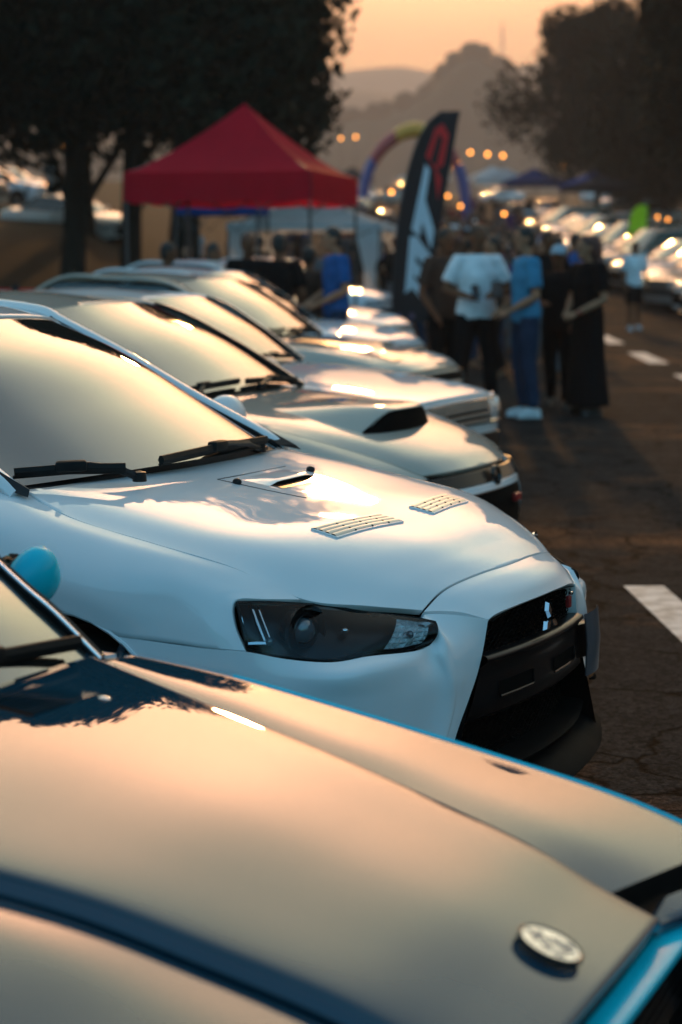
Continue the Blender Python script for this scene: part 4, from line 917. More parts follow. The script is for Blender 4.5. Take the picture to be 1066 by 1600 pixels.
# ------------------------------------------------------------------ people
def fuse(mb, voxel, smooth=3):
    """overlapping closed limbs melted into one continuous skin"""
    me = bpy.data.meshes.new('tmp'); me.from_pydata(mb.v, [], mb.f)
    o = bpy.data.objects.new('tmp', me); COL.objects.link(o)
    m = o.modifiers.new('r', 'REMESH'); m.mode = 'VOXEL'; m.voxel_size = voxel; m.use_smooth_shade = True
    s = o.modifiers.new('s', 'SMOOTH'); s.factor = .5; s.iterations = smooth
    dg = bpy.context.evaluated_depsgraph_get()
    out = bpy.data.meshes.new_from_object(o.evaluated_get(dg)); bpy.data.objects.remove(o); bpy.data.meshes.remove(me)
    out.polygons.foreach_set('use_smooth', [True]*len(out.polygons)); out.materials.clear()
    return out
skin_l = mat('skin_tan', (.42, .19, .11), .7, spec=.1, noise_amt=.1); skin_d = mat('skin_brown', (.17, .070, .038), .7, spec=.1, noise_amt=.1)
hair_k = mat('hair_black', (.012, .010, .009), .55, noise_amt=.4, bump=.4, bump_scale=120); hair_r = mat('hair_auburn', (.10, .022, .012), .5, noise_amt=.4, bump=.4, bump_scale=120)
def cloth(name, c): return mat(name, c, .9, noise_amt=.25, noise_scale=9, bump=.3, bump_scale=14, spec=.08)
c_white = cloth('cloth_white', (.80, .84, .88)); c_blue = cloth('cloth_blue', (.06, .26, .44)); c_black = cloth('cloth_black', (.006, .006, .007)); c_navy = cloth('denim_navy', (.02, .04, .08))
c_royal = cloth('cloth_royal_blue', (.02, .10, .30)); c_grey = cloth('cloth_grey', (.12, .12, .13)); c_brown = cloth('cloth_brown', (.07, .04, .03)); c_purple = cloth('cloth_purple', (.07, .03, .12)); c_red = cloth('cloth_red', (.25, .02, .02)); c_pale = cloth('cloth_pale_blue', (.40, .52, .62))
shoe_w = mat('shoe_white', (.6, .62, .64), .6, noise_amt=.1); shoe_k = mat('shoe_black', (.015, .015, .015), .5, noise_amt=.2); shoe_r = mat('shoe_red', (.35, .03, .05), .5, noise_amt=.2)
phone_m = mat('phone_black', (.01, .01, .012), .1, noise_amt=.1)
DEF = dict(sh=.185, shz=1.42, le=(-.25, .03, 1.13), lw=(-.25, -.08, .89), re=(.25, .03, 1.13), rw=(.25, -.08, .89),
           lk=(-.105, -.02, .50), la=(-.11, .03, .09), rk=(.105, -.02, .50), ra=(.11, .03, .09), head=(0, -.02, 1.63), lean=0.0, curl=.5)
def person_meshes(pose, voxel=.012, sleeves=.55, fingers=True, shorts=False, skirt=False, girth=1.0):
    P = dict(DEF); P.update(pose); b = MB(); g = girth
    tors = [(0, 0, .84), (0, 0, .95), (0, -.005, 1.10), (0, -.01, 1.28), (0, 0, 1.40), (0, .005, 1.475)]
    trad = [(.10*g, .145*g), (.115*g, .165*g), (.100*g, .142*g), (.112*g, .165*g), (.09, .15), (.05, .06)]
    b.tube(tors, trad, 16)
    hx, hy, hz = P['head']
    b.tube([(0, .01, 1.44), (hx*.5, .008+hy*.3, 1.52), (hx, hy+.02, 1.60)], [.056, .052, .054], 10)
    b.ball((hx, hy, hz+.03), (.074, .090, .098), 16, 12); b.ball((hx, hy-.022, hz-.045), (.052, .058, .062), 12, 8)
    b.tube([(hx, hy-.088, hz+.03), (hx, hy-.108, hz-.005), (hx, hy-.086, hz-.014)], [.012, .016, .012], 6)
    for s in (-1, 1): b.ball((hx+s*.076, hy+.008, hz+.008), (.012, .022, .03), 8, 6)
    for s, e, w in ((-1, P['le'], P['lw']), (1, P['re'], P['rw'])):
        e = Vector(e); w = Vector(w); sh = Vector((s*P['sh'], 0, P['shz']))
        b.tube([(s*.08, 0, 1.41), sh, sh.lerp(e, .5), e, e.lerp(w, .35), w], [.062, .062, .050, .040, .041, .028], 10)
        d = (w-e).normalized(); side = Vector((0, 0, 1)).cross(d); side = side.normalized() if side.length > .2 else Vector((0, 1, 0)); nn = d.cross(side)
        b.ball(w+d*.045, (.030, .036, .046), 10, 8, d.to_track_quat('Z', 'Y').to_matrix().to_4x4())
        if fingers:
            for k, L in enumerate((.070, .080, .074, .058)):
                o = w+d*.075+side*(.030-.020*k); c = P['curl']
                b.tube([o-d*.02, o+d*L*.4-nn*L*.12*c, o+d*L*(.75-.15*c)-nn*L*.45*c, o+d*L*(.95-.45*c)-nn*L*.8*c], [.0095, .0092, .0085, .007], 6)
            o = w+d*.03+side*.034; b.tube([o-side*.015, o+side*.018+d*.02-nn*.008, o+side*.022+d*.05-nn*.02], [.012, .011, .009], 6)
        else: b.ball(w+d*.10-nn*.01, (.024, .03, .045), 8, 6, d.to_track_quat('Z', 'Y').to_matrix().to_4x4())
    for s, k, a in ((-1, P['lk'], P['la']), (1, P['rk'], P['ra'])):
        k = Vector(k); a = Vector(a); h = Vector((s*.088, 0, .90))
        b.tube([h+Vector((0, 0, .03)), h.lerp(k, .4), k, k.lerp(a, .3), a], [.088*g, .078*g, .054, .053, .036], 12)
        b.tube([a+Vector((0, .03, -.04)), a+Vector((s*.01, -.07, -.06)), a+Vector((s*.015, -.15, -.07))], [.036, .034, .026], 8)
    out = {'body': fuse(b, voxel)}
    t = MB(); t.tube([(0, 0, .86), (0, 0, .96), (0, -.005, 1.10), (0, -.01, 1.28), (0, 0, 1.41), (0, .008, 1.487)], [(r[0]+.018, r[1]+.020) for r in trad[:-1]] + [(.062, .078)], 18)
    for s, e, w in ((-1, P['le'], P['lw']), (1, P['re'], P['rw'])):
        e = Vector(e); w = Vector(w); sh = Vector((s*P['sh'], 0, P['shz']))
        if sleeves <= 1: t.tube([(s*.07, 0, 1.41), sh, sh.lerp(e, sleeves*.6), sh.lerp(e, sleeves+.2)], [.078, .080, .072, .074], 10)
        else: t.tube([(s*.07, 0, 1.41), sh, sh.lerp(e, .5), e, e.lerp(w, .9)], [.078, .078, .062, .054, .044], 10)
    out['shirt'] = fuse(t, max(voxel, .014))
    q = MB()
    if skirt:
        q.tube([(0, 0, 1.12), (0, 0, 1.02), (0, 0, .90), (0, 0, .6), (0, .01, .3), (0, .02, .10)], [(.118, .15), (.13, .165), (.145, .185), (.155, .20), (.18, .225), (.20, .25)], 20)
    else:
        q.tube([(0, 0, .84), (0, 0, .93), (0, 0, .99)], [(.118*g, .158*g), (.126*g, .172*g), (.118*g, .160*g)], 16)
        for s, k, a in ((-1, P['lk'], P['la']), (1, P['rk'], P['ra'])):
            k = Vector(k); a = Vector(a); h = Vector((s*.088, 0, .90))
            if shorts: q.tube([h+Vector((0, 0, .03)), h.lerp(k, .5), h.lerp(k, .92)], [.098*g, .095*g, .090*g], 12)
            else: q.tube([h+Vector((0, 0, .03)), h.lerp(k, .4), k, k.lerp(a, .4), k.lerp(a, .97)], [.100*g, .092*g, .074, .068, .060], 12)
    out['trousers'] = fuse(q, max(voxel, .014))
    hb = MB(); hb.ball((hx, hy+.016, hz+.050), (.083, .094, .094), 14, 10); hb.ball((hx, hy+.045, hz+.0), (.074, .062, .075), 12, 8)
    out['hair'] = fuse(hb, max(voxel, .012), 1)
    for s, a in ((-1, P['la']), (1, P['ra'])):
        a = Vector(a); f = MB(); f.tube([a+Vector((0, .055, -.045)), a+Vector((0, 0, -.03)), a+Vector((s*.012, -.08, -.05)), a+Vector((s*.016, -.165, -.062))], [(.040, .036), (.05, .044), (.040, .044), (.024, .036)], 10)
        f.box(a+Vector((s*.008, -.055, -.080)), (.085, .24, .022), None, .008)
        out['shoe%d' % s] = fuse(f, max(voxel, .012), 1)
    ey = MB()
    for s in (-1, 1): ey.ball((hx+s*.030, hy-.080, hz+.028), .011, 8, 6)
    out['eye'] = ey.mesh('eye', None)
    return out
def place_person(ms, label, loc, rz, m, group=None, scale=1.0, hide_hair=False):
    """m: materials for body, shirt, trousers, hair, shoe"""
    o = thing('person', label, 'person', loc, rz, group); o.scale = (scale,)*3
    for key, me in ms.items():
        nm = 'shoe' if key.startswith('shoe') else key
        if key == 'hair' and hide_hair: continue
        mm = m.get(nm, phone_m)
        if not me.materials: me.materials.append(mm)
        p = link(nm, me, o); p.material_slots[0].link = 'OBJECT'; p.material_slots[0].material = mm
    return o
def cap(o, pose, m):
    hx, hy, hz = dict(DEF, **pose)['head']; k = MB(); k.ball((hx, hy+.008, hz+.072), (.088, .102, .078), 16, 10)
    k.grid(surf([[Vector((hx-.07, hy-.075, hz+.062)), Vector((hx, hy-.10, hz+.075)), Vector((hx+.07, hy-.075, hz+.062))], [Vector((hx-.06, hy-.14, hz+.052)), Vector((hx, hy-.175, hz+.062)), Vector((hx+.06, hy-.14, hz+.052))]], 3, 7))
    return k.build('cap', m, o)
def gz(x, y): return ground_z(x, y)+.005
GR = 'people standing about on the road'
pw = dict(le=(-.30, -.02, 1.16), lw=(-.13, -.24, 1.10), re=(.30, -.02, 1.16), rw=(.10, -.26, 1.12), lk=(-.14, -.02, .50), la=(-.17, .02, .09), rk=(.13, -.02, .50), ra=(.16, .03, .09), head=(0, -.05, 1.62))
A = place_person(person_meshes(pw, girth=1.08), 'man in a loose white tee and black trousers looking down at his phone', (1.33, 17.7, gz(1.33, 17.7)), R(8), dict(body=skin_d, shirt=c_white, trousers=c_black, hair=hair_k, shoe=shoe_r), GR, 1.05)
k = MB(); k.box((-.08, -.33, 1.15), (.075, .012, .15), Matrix.Rotation(R(-40), 4, 'X'), .004); tag(k.build('phone', phone_m), 'black phone held up by the man in the white tee', 'phone'); ph = bpy.data.objects['phone']; ph.matrix_world = A.matrix_basis.copy()
k = MB(); k.box((.12, -.33, 1.16), (.10, .05, .16), Matrix.Rotation(R(-25), 4, 'X'), .01); k2 = k.build('pouch', mat('pouch_brown', (.08, .04, .03), .6, noise_amt=.3)); tag(k2, 'dark pouch in the left hand of the man in the white tee', 'bag'); k2.matrix_world = A.matrix_basis.copy()
pb = dict(le=(-.20, .02, 1.14), lw=(-.12, -.20, 1.00), re=(.24, .02, 1.12), rw=(.16, -.21, .99), lk=(-.09, -.03, .50), la=(-.09, .03, .09), rk=(.10, .0, .50), ra=(.11, .06, .09), head=(0, -.03, 1.63))
place_person(person_meshes(pb, girth=1.05), 'man in a blue tee, dark jeans and white trainers seen from his side', (1.78, 17.35, gz(1.78, 17.35)), R(-78), dict(body=skin_l, shirt=c_blue, trousers=c_navy, hair=hair_k, shoe=shoe_w), GR, 1.04)
pwm = dict(le=(-.24, -.02, 1.14), lw=(-.10, -.17, 1.03), re=(.26, .0, 1.13), rw=(.14, -.24, 1.00), head=(0, -.05, 1.61))
ms = person_meshes(pwm, skirt=True, girth=1.05); ms.pop('trousers_', None)
W_ = place_person(ms, 'woman with auburn hair in a long black dress holding out one hand', (2.40, 17.5, gz(2.4, 17.5)), R(-62), dict(body=skin_l, shirt=c_black, trousers=c_black, hair=hair_r, shoe=shoe_k), GR, 1.0)
for ch in W_.children:
    if ch.name.startswith('trousers'): ch.name = 'skirt'
k = MB(); k.ball((0, .05, 1.60), (.10, .09, .16), 12, 10); k.ball((0, .08, 1.45), (.12, .07, .14), 12, 10); me = fuse(k, .014, 3); me.materials.append(hair_r); link('long_hair', me, W_)
k = MB(); k.lathe([(.033, -.012), (.036, 0), (.033, .012)], 12, Matrix.Translation((.152, -.215, 1.012))); k.build('wristband', red_plastic, W_)
ps = dict(le=(-.22, -.02, 1.15), lw=(-.10, -.22, 1.15), re=(.22, .02, 1.13), rw=(.20, -.15, .95), lk=(-.09, .04, .50), la=(-.10, .18, .12))
S_ = place_person(person_meshes(ps, voxel=.014), 'shorter person in black with a pale blue cap beside the woman in black', (2.18, 18.1, gz(2.18, 18.1)), R(-20), dict(body=skin_d, shirt=c_black, trousers=c_black, hair=hair_k, shoe=shoe_k), GR, .93)
cap(S_, ps, c_pale)
pd = dict(le=(-.26, .03, 1.13), lw=(-.20, -.12, .92), re=(.25, .03, 1.13), rw=(.24, -.10, .9))
pm_dark = person_meshes(pd, voxel=.016)
place_person(pm_dark, 'dark-clothed man standing behind the white car, left of the white tee', (1.05, 18.3, gz(1.05, 18.3)), R(35), dict(body=skin_d, shirt=c_brown, trousers=c_black, hair=hair_k, shoe=shoe_k), GR, 1.03)
pf = dict(le=(-.24, .03, 1.13), lw=(-.22, -.10, .90), re=(.24, .03, 1.13), rw=(.24, -.06, .88), lk=(-.10, -.05, .50), la=(-.10, -.04, .09), rk=(.10, .02, .50), ra=(.11, .10, .11))
place_person(person_meshes(pf, voxel=.016, shorts=True), 'man in a white tee and black shorts walking beside the far car row', (5.85, 36.0, gz(5.85, 36)), R(10), dict(body=skin_d, shirt=c_white, trousers=c_black, hair=hair_k, shoe=shoe_w), GR, 1.0)
# people among the row by the tents
UG = 'people among the cars under the red tent'
pt_ = dict(le=(-.22, .0, 1.14), lw=(-.10, -.24, 1.02), re=(.23, .02, 1.13), rw=(.12, -.24, 1.0), head=(0, -.05, 1.62))
place_person(person_meshes(pt_, voxel=.014), 'man in a royal blue tee standing under the corner of the red tent', (-.05, 18.75, gz(0, 18.7)), R(-70), dict(body=skin_l, shirt=c_royal, trousers=c_navy, hair=hair_k, shoe=shoe_k), UG, 1.04)
for (x, y, rz, lab, m) in ((-.65, 18.9, R(175), 'man in a black tee seen from behind under the red tent', dict(shirt=c_black)), (-1.02, 19.8, R(20), 'person with reddish hair facing the cars under the red tent', dict(shirt=c_black, hair=hair_r)),
                           (-.34, 19.3, R(150), 'person with long dark hair between the two men under the red tent', dict(shirt=c_brown)), (-1.95, 20.3, R(100), 'dark-haired person bending at the left pole of the red tent', dict(shirt=c_black)),
                           (-1.5, 21.2, R(60), 'low dark figure under the middle of the red tent', dict(shirt=c_black))):
    mm = dict(body=skin_d, shirt=c_black, trousers=c_navy, hair=hair_k, shoe=shoe_k); mm.update(m)
    place_person(pm_dark, lab, (x, y, gz(x, y)-(.10 if 'low' in lab or 'bending' in lab else 0)), rz, mm, UG, 1.0 if 'long' not in lab else .92)
# the crowd further up the road
crowd_v = [person_meshes(p, voxel=.03, fingers=False, shorts=(i == 2)) for i, p in enumerate((pd, pw, pf, ps, DEF))]
for v in crowd_v:
    for k in ('eye', 'shoe1', 'shoe-1'): v.pop(k)
far_v = []
for v in crowd_v:                    # one mesh with four material slots for figures a few pixels high
    bm = bmesh.new(); lay = None
    me = bpy.data.meshes.new('person')
    for si, key in enumerate(('body', 'shirt', 'trousers', 'hair')):
        n0 = len(bm.faces); bm.from_mesh(v[key]); bm.faces.ensure_lookup_table()
        for f in bm.faces[n0:]: f.material_index = si; f.smooth = True
    bm.to_mesh(me); bm.free()
    for m in (skin_d, c_black, c_navy, hair_k): me.materials.append(m)
    far_v.append(me)
rnd = random.Random(7)
shirts = [c_black]*5 + [c_grey]*2 + [c_brown]*2 + [c_navy, c_purple, c_white, c_pale, c_royal, c_red]
CG = 'visitors in the crowd up the road'
sh_name = {c_black: 'black', c_grey: 'grey', c_brown: 'brown', c_navy: 'navy', c_purple: 'purple', c_white: 'white', c_pale: 'pale blue', c_royal: 'royal blue', c_red: 'red'}
placed = []
def crowd(n, y0, y1, x0, x1):
    c = 0; tries = 0
    while c < n and tries < 6000:
        tries += 1
        y = y0+(y1-y0)*rnd.random()**1.2; t = (y-y0)/(y1-y0)
        a = x0[0]+(x0[1]-x0[0])*t; b_ = x1[0]+(x1[1]-x1[0])*t; x = rnd.uniform(a, b_)
        if any((x-p)**2+(y-q)**2 < .42 for p, q in placed): continue
        placed.append((x, y)); c += 1
        sm = rnd.choice(shirts); hm = rnd.choice([hair_k, hair_k, hair_r]); lab = 'visitor in a %s top in the blurred crowd up the road' % sh_name[sm]
        if y < 34:
            place_person(rnd.choice(crowd_v), lab, (x, y, gz(x, y)), rnd.uniform(-PI, PI), dict(body=rnd.choice([skin_l, skin_d]), shirt=sm, trousers=rnd.choice([c_black, c_navy, c_grey]), hair=hm), CG, rnd.uniform(.93, 1.06))
        else:
            o = link('person', rnd.choice(far_v)); tag(o, lab, 'person', CG); o.location = (x, y, gz(x, y)); o.rotation_euler.z = rnd.uniform(-PI, PI); o.scale = (rnd.uniform(.93, 1.06),)*3
            for i, m in enumerate((rnd.choice([skin_l, skin_d]), sm, rnd.choice([c_black, c_navy, c_grey]), hm)): o.material_slots[i].link = 'OBJECT'; o.material_slots[i].material = m
crowd(16, 21.5, 33, (1.5, 1.6), (2.6, 4.4))
crowd(105, 34, 60, (1.0, .5), (4.4, 6.5))
crowd(60, 60, 105, (-1.0, -3), (6.5, 11))
crowd(12, 28, 34, (1.1, .9), (2.0, 2.4))
crowd(55, 45, 78, (.4, -.6), (6.0, 7.0))
crowd(10, 30, 60, (-4, -7), (-.5, -1))
# left background visitors
for (x, y, lab, m) in ((-8.9, 56, 'visitor in a pale tee on the left slope before the white cars', c_pale), (-8.2, 56.5, 'visitor in dark blue on the left slope before the white cars', c_navy)):
    o = link('person', far_v[0]); tag(o, lab, 'person'); o.location = (x, y, gz(x, y)); o.rotation_euler.z = .4
    for i, mm in enumerate((skin_d, m, c_black, hair_k)): o.material_slots[i].link = 'OBJECT'; o.material_slots[i].material = mm

# ------------------------------------------------------------------ cars further off
RR = 'pale cars in the right-hand row'
rc = random.Random(3)
protos = []
for S, p in ((S_MID, white_paint), (S_BOX, white_paint), (S_SCOOP, cream_paint), (S_TALL, silver_paint)):
    pr, _, _ = make_car('proto', (0, 0, 0), 0, p, S, RR, res=.45); protos.append(pr)
first = [True]*4
def place_car(i, x, y, rz, label, group, paint=None, roll=0.0):
    src = protos[i]
    if first[i]: o = src; first[i] = False
    else: o = copy_tree(src)
    o.location = (x, y, gz(x, y)); o.rotation_euler = (0, 0, rz); tag(o, label, 'car', group)
    sl = (ground_z(x, y+1)-ground_z(x, y-1))/2
    o.rotation_euler = (Matrix.Rotation(math.atan(sl), 4, 'X') @ Matrix.Rotation(rz, 4, 'Z')).to_euler()
    if paint:
        base = protos[i]['paint']
        for ch in o.children:
            for sslot in ch.material_slots:
                if sslot.material and sslot.material.name == base: sslot.link = 'OBJECT'; sslot.material = paint
    return o
for pr, p in zip(protos, (white_paint, white_paint, cream_paint, silver_paint)): pr['paint'] = p.name
y = 37.5; k_ = 0
while y < 92:
    i = rc.choice([0, 0, 1, 2, 2, 3]) if k_ > 3 else [2, 0, 1, 0][k_]
    x = 7.35 + (y-37.5)*.028 + rc.uniform(-.2, .2)
    lab = ['nearest car of the right-hand row, pale with its nose to the road', 'second pale car from the near end of the right-hand row', 'boxy white car, third from the near end of the right-hand row', 'white car, fourth from the near end of the right-hand row'][k_] if k_ < 4 else 'pale car parked deep in the right-hand row with its nose to the road'
    place_car(i, x, y, PI+.30+rc.uniform(-.04, .04), lab, RR, rc.choice([white_paint, cream_paint, white_paint, silver_paint]))
    y += 2.75; k_ += 1
LG = 'cars on the left slope'
for n, (i, x, y, rz, p, lab) in enumerate(((3, -11.6, 62, -.25, silver_paint, 'grey pickup-like car lowest on the left slope behind the trees'), (0, -10.6, 66, -.2, white_paint, 'white car above the grey one on the left slope'),
        (0, -11.8, 72, -.2, white_paint, 'white car with a dark screen higher on the left slope'), (1, -12.6, 80, -.3, white_paint, 'highest white car on the left slope'), (2, -6.1, 52, -.6, dark_paint, 'dark car parked left of the red tent on the slope'))):
    place_car(i, x, y, rz, lab, LG, p)
# cars and vans among the stalls up the hill
HG = 'cars between the stalls up the hill'
for n in range(26):
    yy = rc.uniform(100, 190); xx = rc.uniform(-.075, .16)*yy
    place_car(rc.choice([0, 1, 2, 3]), xx, yy, rc.choice([-.4, PI+.3, -PI/2, PI/2])+rc.uniform(-.2, .2), 'pale car parked among the far stalls up the hill', HG, rc.choice([white_paint, silver_paint, cream_paint, dark_paint, red_paint]))

# ------------------------------------------------------------------ tents
def canvas(name, c, t=.25):
    m = mat(name, c, .8, spec=.1, noise_amt=.15, noise_scale=3, bump=.15, bump_scale=5)
    nt = m.node_tree; b = nt.nodes['Principled BSDF']; o = nt.nodes['Material Output']
    tr = nt.nodes.new('ShaderNodeBsdfTranslucent'); tr.inputs[0].default_value = (*c, 1); mx = nt.nodes.new('ShaderNodeMixShader'); mx.inputs[0].default_value = t
    nt.links.new(b.outputs[0], mx.inputs[1]); nt.links.new(tr.outputs[0], mx.inputs[2]); nt.links.new(mx.outputs[0], o.inputs[0])
    return m
red_canvas = canvas('red_canvas', (.72, .016, .045), .5); blue_canvas = canvas('blue_canvas', (.01, .06, .25)); white_canvas = canvas('white_canvas', (.74, .78, .82), .5); dark_canvas = canvas('dark_canvas', (.02, .02, .03))
pole_m = mat('grey_pole', (.10, .11, .12), .4, metal=.6, noise_amt=.2)
def tent(label, x, y, rz, w, d, eave, peak, val, m, group='shade tents', open_side=True, curtain=False):
    t = thing('shade_tent', label, 'tent', (x, y, gz(x, y)), rz, group)
    cn = [Vector((-w/2, -d/2, eave)), Vector((w/2, -d/2, eave)), Vector((w/2, d/2, eave)), Vector((-w/2, d/2, eave))]; top = Vector((0, 0, peak))
    for k in range(4):
        a, b_ = cn[k], cn[(k+1) % 4]; mb = MB(); g = []
        for i in range(9):
            f = i/8; r = []
            for j in range(11):
                h = j/10; e = a.lerp(b_, h); p = e.lerp(top, f); p.z = eave + (peak-eave)*(f**1.28) - .05*math.sin(PI*h)*math.sin(PI*f)*1.2
                r.append(p)
            g.append(r)
        mb.grid(g); mb.build('canopy_panel', m, t, ang=180)
        mb = MB(); out = ((a+b_)/2).normalized(); out.z = 0; g = []
        for i in range(5):
            g.append([a.lerp(b_, j/24) + out*(.012+.012*math.sin(j*1.9)*(i/4)) - Vector((0, 0, val*i/4*(1-.03*math.cos(j*.8)))) for j in range(25)])
        mb.grid(g); mb.build('valance', m, t, ang=180)
        mb = MB(); mb.tube([a*.985+Vector((0, 0, .0))*1, Vector((a.x*.985, a.y*.985, 0))], .022, 6); mb.box((a.x*.985, a.y*.985, .008), (.1, .1, .016)); mb.build('leg', pole_m, t)
        mb = MB(); mb.tube([a*.98-Vector((0, 0, .05)), (a.lerp(b_, .25))*.98-Vector((0, 0, .42)), (a.lerp(b_, .5))*.98-Vector((0, 0, .05)), (a.lerp(b_, .75))*.98-Vector((0, 0, .42)), b_*.98-Vector((0, 0, .05))], .012, 5); mb.build('scissor_brace', pole_m, t)
        mb = MB(); mb.tube([top-Vector((0, 0, .02)), a.lerp(top, .5)-Vector((0, 0, .16*(peak-eave)))-Vector((0, 0, .02)), a-Vector((0, 0, .02))], .014, 5); mb.build('ridge_pole', pole_m, t)
        if curtain:
            mb = MB(); mb.grid([[a*.98+(b_-a)*u*(.10+.14*max(0, v-.55))*1 + Vector((0, 0, -(1-v)*eave*.97)) for u in (0, .5, 1)] for v in (0, .3, .55, .8, .95, 1)]); mb.build('curtain', m, t)
            mb = MB(); mb.grid([[b_*.98+(a-b_)*u*(.10+.14*max(0, v-.55))*1 + Vector((0, 0, -(1-v)*eave*.97)) for u in (0, .5, 1)] for v in (0, .3, .55, .8, .95, 1)]); mb.build('curtain', m, t)
    return t
tent('red pop-up tent with a pointed canopy behind the row of cars', -1.35, 25.6, R(-14), 2.62, 2.62, 2.62, 3.62, .40, red_canvas)
tent('blue tent behind the red one, only its eave showing', -2.15, 33, R(-5), 1.5, 1.5, 2.42, 2.75, .20, blue_canvas)
tent('white marquee with gathered side curtains right of the red tent', -.57, 40, R(-8), 3.3, 3.3, 2.12, 2.80, .16, white_canvas, curtain=True)
ts = random.Random(11)
for n, (x, y, m, lab) in enumerate(((11.0, 122, white_canvas, 'white stall roof right of the feather flag up the hill'), (12.5, 150, white_canvas, 'wide white stall roof high on the hill'), (12.8, 121, blue_canvas, 'blue stall roof before the right-hand trees'), (14.6, 104, blue_canvas, 'pale blue peaked stall among the crowd'),
        (7.5, 165, white_canvas, 'white stall roof beneath the row of amber glints'), (-3.5, 140, red_canvas, 'small red stall roof left of the arch'), (-7, 150, white_canvas, 'white stall roof behind the arch leg'), (19.5, 104, dark_canvas, 'long dark awning behind the crowd'), (15, 100, dark_canvas, 'dark awning above the crowd'), (24, 150, white_canvas, 'white stall roof at the edge of the right-hand trees'), (1, 155, dark_canvas, 'dark stall roof under the arch'))):
    tent(lab, x, y, R(ts.uniform(-20, 20)), ts.uniform(3, 5), 3, 2.4, 3.3, .3, m, 'stalls up the hill')

# ------------------------------------------------------------------ banners, arch
def feather_flag(label, x, y, rz, pts, m, pole_h):
    """a feather flag: bowed pole, cloth cut to a blade; pts = (height, pole-side offset, free-side offset)"""
    f = thing('feather_flag', label, 'flag', (x, y, gz(x, y)), rz)
    mb = MB(); P = spline([(p[1], 0, p[0]) for p in pts], 40); mb.tube([(P[0].x, 0, .0)] + P, [.022]+[.02-.012*i/39 for i in range(40)], 6); mb.build('pole', pole_m, f)
    mb = MB(); mb.box((pts[0][1], 0, .02), (.55, .06, .03), None, .008); mb.box((pts[0][1], 0, .02), (.06, .55, .035), None, .008); mb.build('base', pole_m, f)
    rows = surf([[Vector((p[1]+(p[2]-p[1])*u, -.03*math.sin(u*PI*1.3+p[0]*1.2), p[0]-u*p[3])) for u in (0, .25, .5, .75, 1)] for p in pts], 40, 11)
    mb = MB(); mb.grid(rows); cl = mb.build('cloth', m, f, ang=180)
    def on(u, h):
        i = min(max(h*39, 0), 38.999); j = min(max(u*10, 0), 9.999); a, b_ = int(i), int(j)
        p = rows[a][b_].lerp(rows[a+1][b_], i-a); q = rows[a][b_+1].lerp(rows[a+1][b_+1], i-a); return p.lerp(q, j-b_) + Vector((0, -.006, 0))
    return f, cl, on
flag_k = mat('flag_black', (.014, .006, .008), .7, noise_amt=.3); flag_w = mat('flag_print_white', (.72, .76, .82), .7, noise_amt=.05); flag_r = mat('flag_print_red', (.80, .02, .02), .7, noise_amt=.05); flag_g = canvas('flag_green', (.20, .62, .03), .4)
fpts = [(.52, -.51, .02, 0), (1.0, -.505, .06, .01), (1.5, -.48, .12, .02), (2.3, -.39, .25, .03), (3.0, -.22, .37, .03), (3.42, -.02, .44, .01), (3.62, .20, .48, 0)]
ff, fcl, fon = feather_flag('black feather flag with a white and red sloping letter logo beside the crowd', 1.28, 27.0, R(0), fpts, flag_k, 3.7)
def print_on(polys, m, name):
    mb = MB()
    for poly in polys:
        n = len(poly); mb.add([fon(u, h) for u, h in poly], [tuple(range(n))])
    mb.build(name, m, fcl, smooth=False)
print_on([[(.32, .15), (.52, .18), (.52, .40), (.32, .40)],
          [(.48, .185), (.86, .105), (.86, .165), (.48, .245)], [(.48, .265), (.88, .185), (.88, .25), (.48, .325)], [(.48, .345), (.90, .275), (.90, .34), (.48, .40)]], flag_w, 'letter_m')
print_on([[(.34, .42), (.56, .40), (.52, .61), (.38, .63)], [(.50, .46), (.88, .36), (.88, .42), (.52, .52)]], flag_w, 'letter_t')
print_on([[(.34, .66), (.48, .64), (.48, .82), (.34, .81)], [(.34, .81), (.48, .78), (.80, .72), (.80, .77), (.50, .85)], [(.66, .61), (.82, .63), (.80, .75), (.66, .755)], [(.46, .64), (.60, .63), (.84, .51), (.84, .58)]], flag_r, 'letter_r')
print_on([[(.15, .02), (.60, .02), (.60, .045), (.15, .045)]], mat('flag_print_purple', (.20, .12, .22), .7, noise_amt=.1), 'small_print')
gpts = [(.5, -.35, .28, 0), (1.1, -.35, .28, 0), (1.7, -.30, .30, 0), (2.1, -.20, .31, 0), (2.3, .0, .32, 0)]
feather_flag('bright green feather flag above the right-hand cars', 9.9, 60.5, R(5), gpts, flag_g, 2.4)
arch = thing('inflatable_arch', 'inflatable arch in blue, red and yellow bands over the road', 'arch', (4.5, 112, gz(4.5, 112)), 0)
arch.scale = (.74, .95, 1.06)
ap = spline([(-4.4, 0, 0), (-4.2, 0, 1.8), (-3.6, 0, 3.3), (-2.2, 0, 4.6), (0, 0, 5.3), (2.2, 0, 4.6), (3.6, 0, 3.3), (4.2, 0, 1.8), (4.4, 0, 0)], 49)
for a, b_, m, nm in ((0, 13, mat('vinyl_blue', (.03, .07, .28), .4, coat=.3), 'arch_segment'), (13, 20, mat('vinyl_red', (.45, .04, .05), .4, coat=.3), 'arch_segment'), (20, 29, mat('vinyl_yellow', (.75, .33, .02), .4, coat=.3), 'arch_segment'), (29, 36, mat('vinyl_red', ()), 'arch_segment'), (36, 48, mat('vinyl_blue', ()), 'arch_segment')):
    mb = MB(); P = ap[a:b_+1]; mb.tube(P, [.44+.03*math.sin(i*PI/max(1, len(P)-1)) for i in range(len(P))], 14); mb.build(nm, m, arch)
